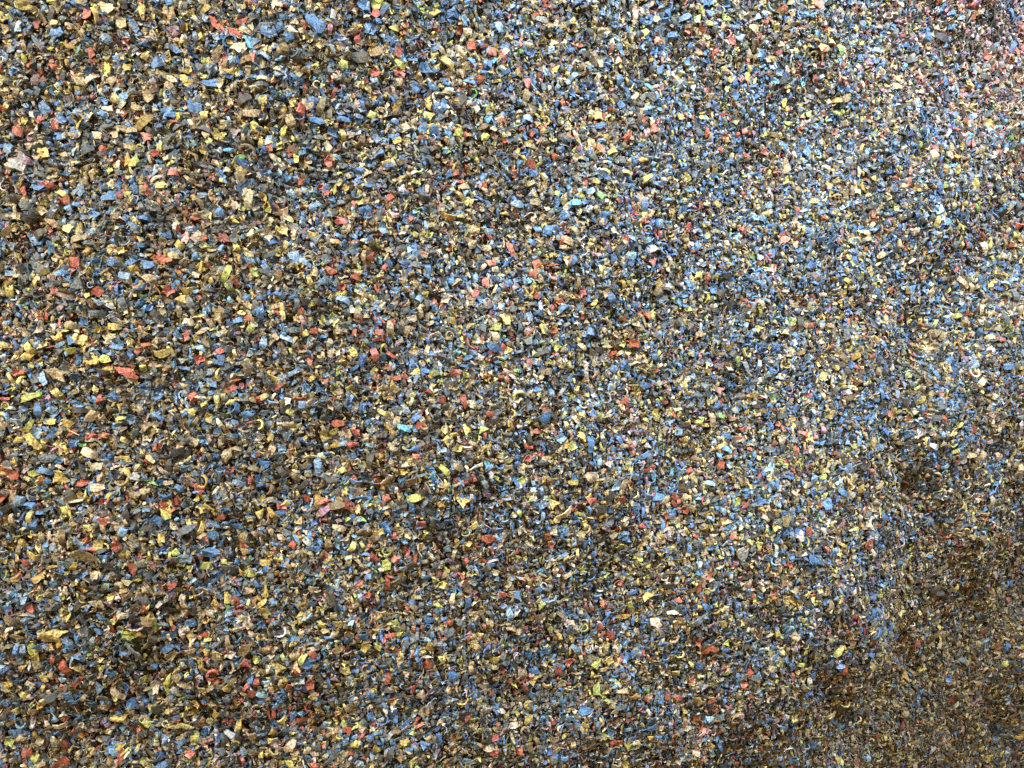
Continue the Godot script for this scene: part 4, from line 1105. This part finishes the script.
	[-0.0903, 0.2457, 7.0, 7.0, 0, "chip", "blue"],
	[-0.1401, 0.2669, 6.88, 6.88, 0, "chip", "brick"],
	[0.0365, 0.2026, 7.52, 7.52, 0, "chip", "yellow"],
	[0.233, 0.2484, 8.28, 8.28, 0, "chip", "lime"],
	[0.1155, -0.2779, 8.16, 6.88, 90, "chip", "coral"],
	[0.2048, -0.2942, 8.55, 7.2, 0, "chip", "brick"],
	[0.1959, -0.2153, 8.58, 7.22, 90, "chip", "coral"],
	[0.4481, -0.0689, 9.98, 8.4, 0, "chip", "brick"],
	[0.1751, 0.2786, 8.91, 7.5, 90, "chip", "brick"],
	[0.1636, 0.2945, 8.97, 7.55, 90, "chip", "brick"],
	[-0.2839, -0.1766, 6.95, 5.21, 0, "chip", "sky"],
	[-0.1894, -0.1546, 7.06, 5.29, 0, "chip", "cyan"],
	[-0.0145, -0.187, 7.8, 5.85, 0, "chip", "cream"],
	[0.3175, -0.182, 9.69, 7.27, 90, "chip", "yellow"],
	[-0.11, -0.074, 7.42, 5.56, 0, "chip", "brick"],
	[0.0686, -0.1443, 8.2, 6.15, 0, "chip", "green"],
	[-0.0753, 0.0195, 7.53, 5.65, 0, "chip", "sky"],
	[0.0541, 0.1472, 8.49, 6.37, 80, "chip", "lime"],
	[-0.224, 0.224, 7.55, 5.66, 90, "chip", "ochre"],
	[-0.2804, 0.1659, 7.19, 5.39, 0, "chip", "blue"],
	[-0.1857, 0.2097, 7.55, 5.66, 90, "chip", "blue"],
	[0.1385, 0.18, 9.32, 6.21, 0, "chip", "coral"],
	[-0.0264, 0.0591, 12.64, 3.5, -20, "sliver", "cream"],
	[0.4239, -0.2037, 9.64, 7.61, 0, "chip", "yellow"],
	[0.0687, 0.0402, 7.9, 6.24, 90, "chip", "cream"],
	[-0.0144, 0.2808, 8.05, 6.35, 90, "chip", "coral"],
	[0.0467, 0.1942, 8.18, 6.46, -40, "chip", "cream"],
	[0.0876, -0.1656, 9.39, 5.22, 0, "curl", "yellow"],
	[-0.0945, -0.0359, 8.36, 4.65, 0, "chip", "coral"],
	[-0.1206, -0.0212, 8.23, 4.57, 90, "chip", "cream"],
	[-0.2407, 0.0502, 7.93, 4.4, 0, "chip", "brick"],
	[-0.2312, -0.1691, 7.0, 4.9, 0, "chip", "blue"],
	[-0.1312, -0.229, 6.29, 5.75, 0, "chip", "yellow"],
	[0.0973, -0.2978, 8.47, 5.93, 30, "chip", "coral"],
	[-0.2972, -0.099, 6.01, 5.49, 0, "chip", "coral"],
	[-0.1415, -0.034, 6.31, 5.77, 0, "chip", "yellow"],
	[-0.0301, 0.068, 6.81, 6.23, 0, "chip", "coral"],
	[0.023, 0.0173, 7.0, 6.4, 0, "chip", "brick"],
	[0.0709, 0.1026, 7.35, 6.72, 0, "chip", "ochre"],
	[-0.1128, 0.2559, 6.93, 6.34, 0, "chip", "cream"],
	[0.0853, 0.1624, 8.71, 6.1, 0, "chip", "coral"],
	[0.5497, 0.2883, 12.44, 8.71, 0, "curl", "brick"],
	[-0.0714, 0.2597, 10.12, 4.45, -25, "sliver", "coral"],
	[0.0155, -0.0818, 7.21, 6.01, 0, "chip", "coral"],
	[0.0294, -0.0395, 7.65, 5.64, 0, "chip", "brick"],
	[0.1752, 0.068, 8.5, 6.26, 0, "chip", "brick"],
	[0.226, 0.0533, 8.76, 6.46, 90, "chip", "brick"],
	[0.5651, 0.3793, 12.24, 9.02, 70, "chip", "cream"],
	[0.243, 0.3176, 9.42, 6.94, 60, "chip", "brick"],
	[-0.2196, 0.2577, 9.23, 4.23, -15, "sliver", "coral"],
	[-0.2417, -0.2139, 6.11, 5.24, 0, "chip", "yellow"],
	[0.0421, -0.1892, 7.11, 6.09, 0, "chip", "brick"],
	[0.4844, -0.3028, 9.32, 7.98, 0, "chip", "coral"],
	[-0.0904, -0.0823, 6.59, 5.65, 0, "chip", "coral"],
	[0.1707, -0.1509, 7.82, 6.7, 0, "chip", "yellow"],
	[0.0995, -0.0567, 7.43, 6.37, 90, "chip", "coral"],
	[0.0878, -0.0325, 7.41, 6.35, 0, "chip", "lime"],
	[0.0766, -0.0215, 7.38, 6.32, 0, "chip", "brick"],
	[-0.1976, 0.0896, 6.33, 5.43, 0, "chip", "brick"],
	[-0.1536, 0.1119, 6.48, 5.56, 0, "chip", "brick"],
	[-0.1171, 0.2679, 6.94, 5.95, 0, "chip", "yellow"],
	[0.0904, 0.2392, 7.8, 6.68, 0, "chip", "blue"],
	[0.5231, -0.3664, 8.75, 8.75, 0, "chip", "coral"],
	[0.289, -0.2271, 7.69, 7.69, 0, "chip", "coral"],
	[-0.2353, -0.0484, 5.51, 5.51, 0, "chip", "blue"],
	[0.0782, -0.0983, 6.63, 6.63, 0, "chip", "blue"],
	[-0.3017, 0.2369, 5.94, 5.94, 0, "chip", "cream"],
	[-0.0675, 0.2756, 6.5, 6.5, 0, "chip", "blue"],
	[0.0599, 0.2114, 6.96, 6.96, 0, "chip", "yellow"],
	[0.1113, -0.0558, 8.58, 5.36, 90, "chip", "lime"],
	[0.3317, -0.1551, 9.77, 6.11, 90, "chip", "brick"],
	[-0.2867, 0.0384, 6.93, 4.33, 0, "chip", "blue"],
	[-0.2345, 0.0414, 7.02, 4.39, 90, "chip", "brick"],
	[-0.1886, 0.012, 7.09, 4.43, 0, "chip", "yellow"],
	[-0.2569, 0.1316, 7.08, 4.43, 0, "chip", "cream"],
	[0.118, 0.0417, 9.71, 4.75, 110, "sliver", "lime"],
	[-0.1889, 0.1688, 10.17, 3.33, 0, "sliver", "cream"],
	[0.1742, -0.0747, 7.79, 6.23, 90, "chip", "coral"],
	[-0.0689, 0.0509, 6.63, 5.3, 0, "chip", "coral"],
	[-0.0325, 0.1176, 6.93, 5.54, 0, "chip", "yellow"],
	[-0.1671, 0.1671, 6.55, 5.24, 0, "chip", "sky"],
	[0.3945, 0.2325, 9.48, 7.58, 0, "chip", "yellow"],
	[0.2771, 0.2764, 8.72, 6.97, 0, "chip", "cream"],
	[0.2681, -0.0173, 7.52, 7.05, 0, "chip", "yellow"],
	[0.4387, -0.0339, 8.34, 7.82, 0, "chip", "brick"],
	[0.0272, 0.1177, 6.6, 6.18, 0, "chip", "brick"],
	[0.1044, 0.132, 6.94, 6.51, 0, "chip", "ochre"],
	[0.0752, 0.1789, 6.99, 6.55, 0, "chip", "brick"],
	[0.1332, 0.2716, 7.38, 6.92, 0, "chip", "coral"],
	[0.0864, 0.3073, 7.32, 6.87, 0, "chip", "brick"],
	[0.4054, 0.0091, 9.6, 6.31, 90, "chip", "coral"],
	[0.1268, 0.2727, 8.73, 5.75, 0, "chip", "blue"],
	[-0.147, -0.1391, 5.47, 5.47, 0, "chip", "coral"],
	[0.3101, -0.3219, 7.23, 7.23, 0, "chip", "yellow"],
	[0.4098, -0.3073, 7.67, 7.67, 0, "chip", "sky"],
	[-0.1824, -0.006, 7.99, 3.55, 0, "sliver", "lime"],
	[0.3747, -0.1328, 7.5, 7.5, 0, "chip", "blue"],
	[-0.144, 0.08, 5.59, 5.59, 0, "chip", "brick"],
	[-0.066, 0.2026, 8.9, 3.95, 0, "sliver", "cream"],
	[0.1726, -0.1961, 7.12, 6.23, 0, "chip", "coral"],
	[0.0895, -0.1137, 6.67, 5.84, 0, "chip", "coral"],
	[0.3663, -0.1276, 7.97, 6.97, 0, "chip", "coral"],
	[0.1474, 0.0721, 7.09, 6.21, 0, "chip", "coral"],
	[0.39, 0.0265, 8.04, 7.03, 90, "chip", "brick"],
	[0.2726, 0.0943, 7.52, 6.58, 0, "chip", "blue"],
	[0.5312, 0.2274, 9.52, 8.33, 0, "chip", "brick"],
	[0.0641, -0.1553, 8.19, 4.51, 0, "chip", "yellow"],
	[0.4064, -0.3567, 10.14, 5.58, 90, "chip", "blue"],
	[0.4474, -0.234, 10.36, 5.7, 90, "chip", "coral"],
	[-0.1336, -0.1366, 6.45, 4.6, 0, "chip", "coral"],
	[-0.1648, -0.16, 6.31, 4.51, 0, "chip", "brick"],
	[0.1254, -0.251, 7.56, 5.4, 90, "chip", "yellow"],
	[0.3984, -0.2214, 8.78, 6.27, 90, "chip", "coral"],
	[0.0464, 0.0969, 7.26, 5.19, 0, "chip", "brick"],
	[0.1129, 0.0896, 7.59, 5.42, 90, "chip", "coral"],
	[-0.2186, 0.1803, 6.45, 4.6, 0, "chip", "blue"],
	[0.3149, -0.309, 7.25, 6.76, 0, "chip", "yellow"],
	[0.4987, -0.2464, 7.99, 7.45, 0, "chip", "green"],
	[0.2093, -0.0476, 6.79, 6.34, 0, "chip", "yellow"],
	[-0.085, 0.126, 5.76, 5.38, 0, "chip", "coral"],
	[0.0261, 0.226, 6.49, 6.05, 0, "chip", "cream"],
	[0.3451, 0.1959, 7.52, 7.02, 0, "chip", "yellow"],
	[0.26, 0.202, 8.96, 5.19, 90, "chip", "cream"],
	[0.264, -0.2398, 7.6, 5.93, 90, "chip", "lime"],
	[0.2428, -0.23, 7.51, 5.87, 0, "chip", "lime"],
	[0.1118, -0.0979, 6.81, 5.32, 90, "chip", "coral"],
	[0.0414, 0.1351, 6.69, 5.22, 90, "chip", "yellow"],
	[0.1135, 0.2612, 7.26, 5.67, 0, "chip", "green"],
	[0.1777, 0.1894, 9.02, 4.51, 0, "chip", "yellow"],
	[0.0676, -0.0486, 5.82, 5.82, 0, "chip", "blue"],
	[0.0901, -0.1275, 5.84, 5.84, 0, "chip", "sky"],
	[0.3956, -0.1143, 7.1, 7.1, 0, "ring", "sky"],
	[0.0475, 0.0035, 5.76, 5.76, 0, "chip", "yellow"],
	[0.0112, 0.0262, 5.56, 5.56, 0, "chip", "yellow"],
	[0.3119, 0.1033, 6.74, 6.74, 0, "chip", "yellow"],
	[0.225, 0.1227, 6.37, 6.37, 0, "chip", "yellow"],
	[-0.0186, 0.2426, 5.86, 5.86, 0, "chip", "brick"],
	[-0.1065, 0.2861, 5.6, 5.6, 0, "chip", "yellow"],
	[-0.1605, 0.1506, 5.24, 5.24, 0, "chip", "tan"],
	[0.1204, 0.3061, 6.48, 6.48, 0, "chip", "yellow"],
	[0.2886, -0.0141, 8.31, 5.22, 0, "chip", "yellow"],
	[0.1555, 0.2552, 8.07, 5.07, 90, "chip", "coral"],
	[0.058, -0.2679, 6.19, 5.16, 0, "chip", "coral"],
	[0.4682, -0.1333, 7.95, 6.63, 0, "chip", "brick"],
	[-0.1122, 0.0666, 5.65, 4.71, 0, "chip", "brick"],
	[-0.0288, 0.1492, 6.02, 5.02, 0, "chip", "sky"],
	[-0.0197, 0.2846, 6.34, 5.28, 0, "chip", "blue"],
	[0.3151, 0.3136, 7.87, 6.55, 0, "chip", "yellow"],
	[0.1649, -0.2252, 6.21, 5.55, 0, "chip", "yellow"],
	[0.1305, -0.1179, 7.57, 4.32, 90, "chip", "cream"],
	[0.3253, 0.0785, 6.76, 6.03, 90, "chip", "coral"],
	[-0.0979, 0.1918, 5.44, 4.86, 0, "chip", "yellow"],
	[0.4017, 0.1743, 8.09, 5.93, 0, "chip", "yellow"],
	[0.3749, 0.4143, 8.71, 6.39, 90, "chip", "brick"],
	[0.3858, -0.2901, 6.31, 6.31, 0, "chip", "coral"],
	[-0.0703, -0.1063, 4.75, 4.75, 0, "chip", "yellow"],
	[0.4989, -0.15, 6.74, 6.74, 0, "chip", "coral"],
	[0.023, 0.0723, 5.07, 5.07, 0, "chip", "ochre"],
	[0.1314, 0.0246, 5.44, 5.44, 0, "chip", "coral"],
	[0.3972, 0.1816, 6.73, 6.73, 0, "chip", "coral"],
	[0.3523, 0.2584, 6.44, 6.44, 0, "chip", "coral"],
	[0.1965, 0.3376, 6.86, 5.39, 0, "chip", "cream"],
	[0.4912, 0.3392, 9.14, 6.09, 0, "chip", "lime"],
	[0.2801, 0.0288, 7.52, 4.23, 0, "chip", "yellow"],
	[0.4576, 0.1234, 7.55, 5.39, 0, "chip", "tan"],
	[0.0964, 0.0151, 5.96, 3.83, 90, "chip", "yellow"],
	[0.4715, 0.1189, 7.59, 4.88, 0, "chip", "cream"],
	[0.5142, 0.2433, 7.47, 5.98, 0, "chip", "brick"],
	[0.3818, 0.0273, 5.53, 5.53, 0, "chip", "cream"],
	[0.4859, 0.3811, 6.77, 6.15, 0, "chip", "lime"],
	[0.3185, -0.0542, 7.24, 2.9, -20, "sliver", "coral"],
	[0.5472, 0.3981, 6.41, 5.77, 0, "chip", "cream"],
]
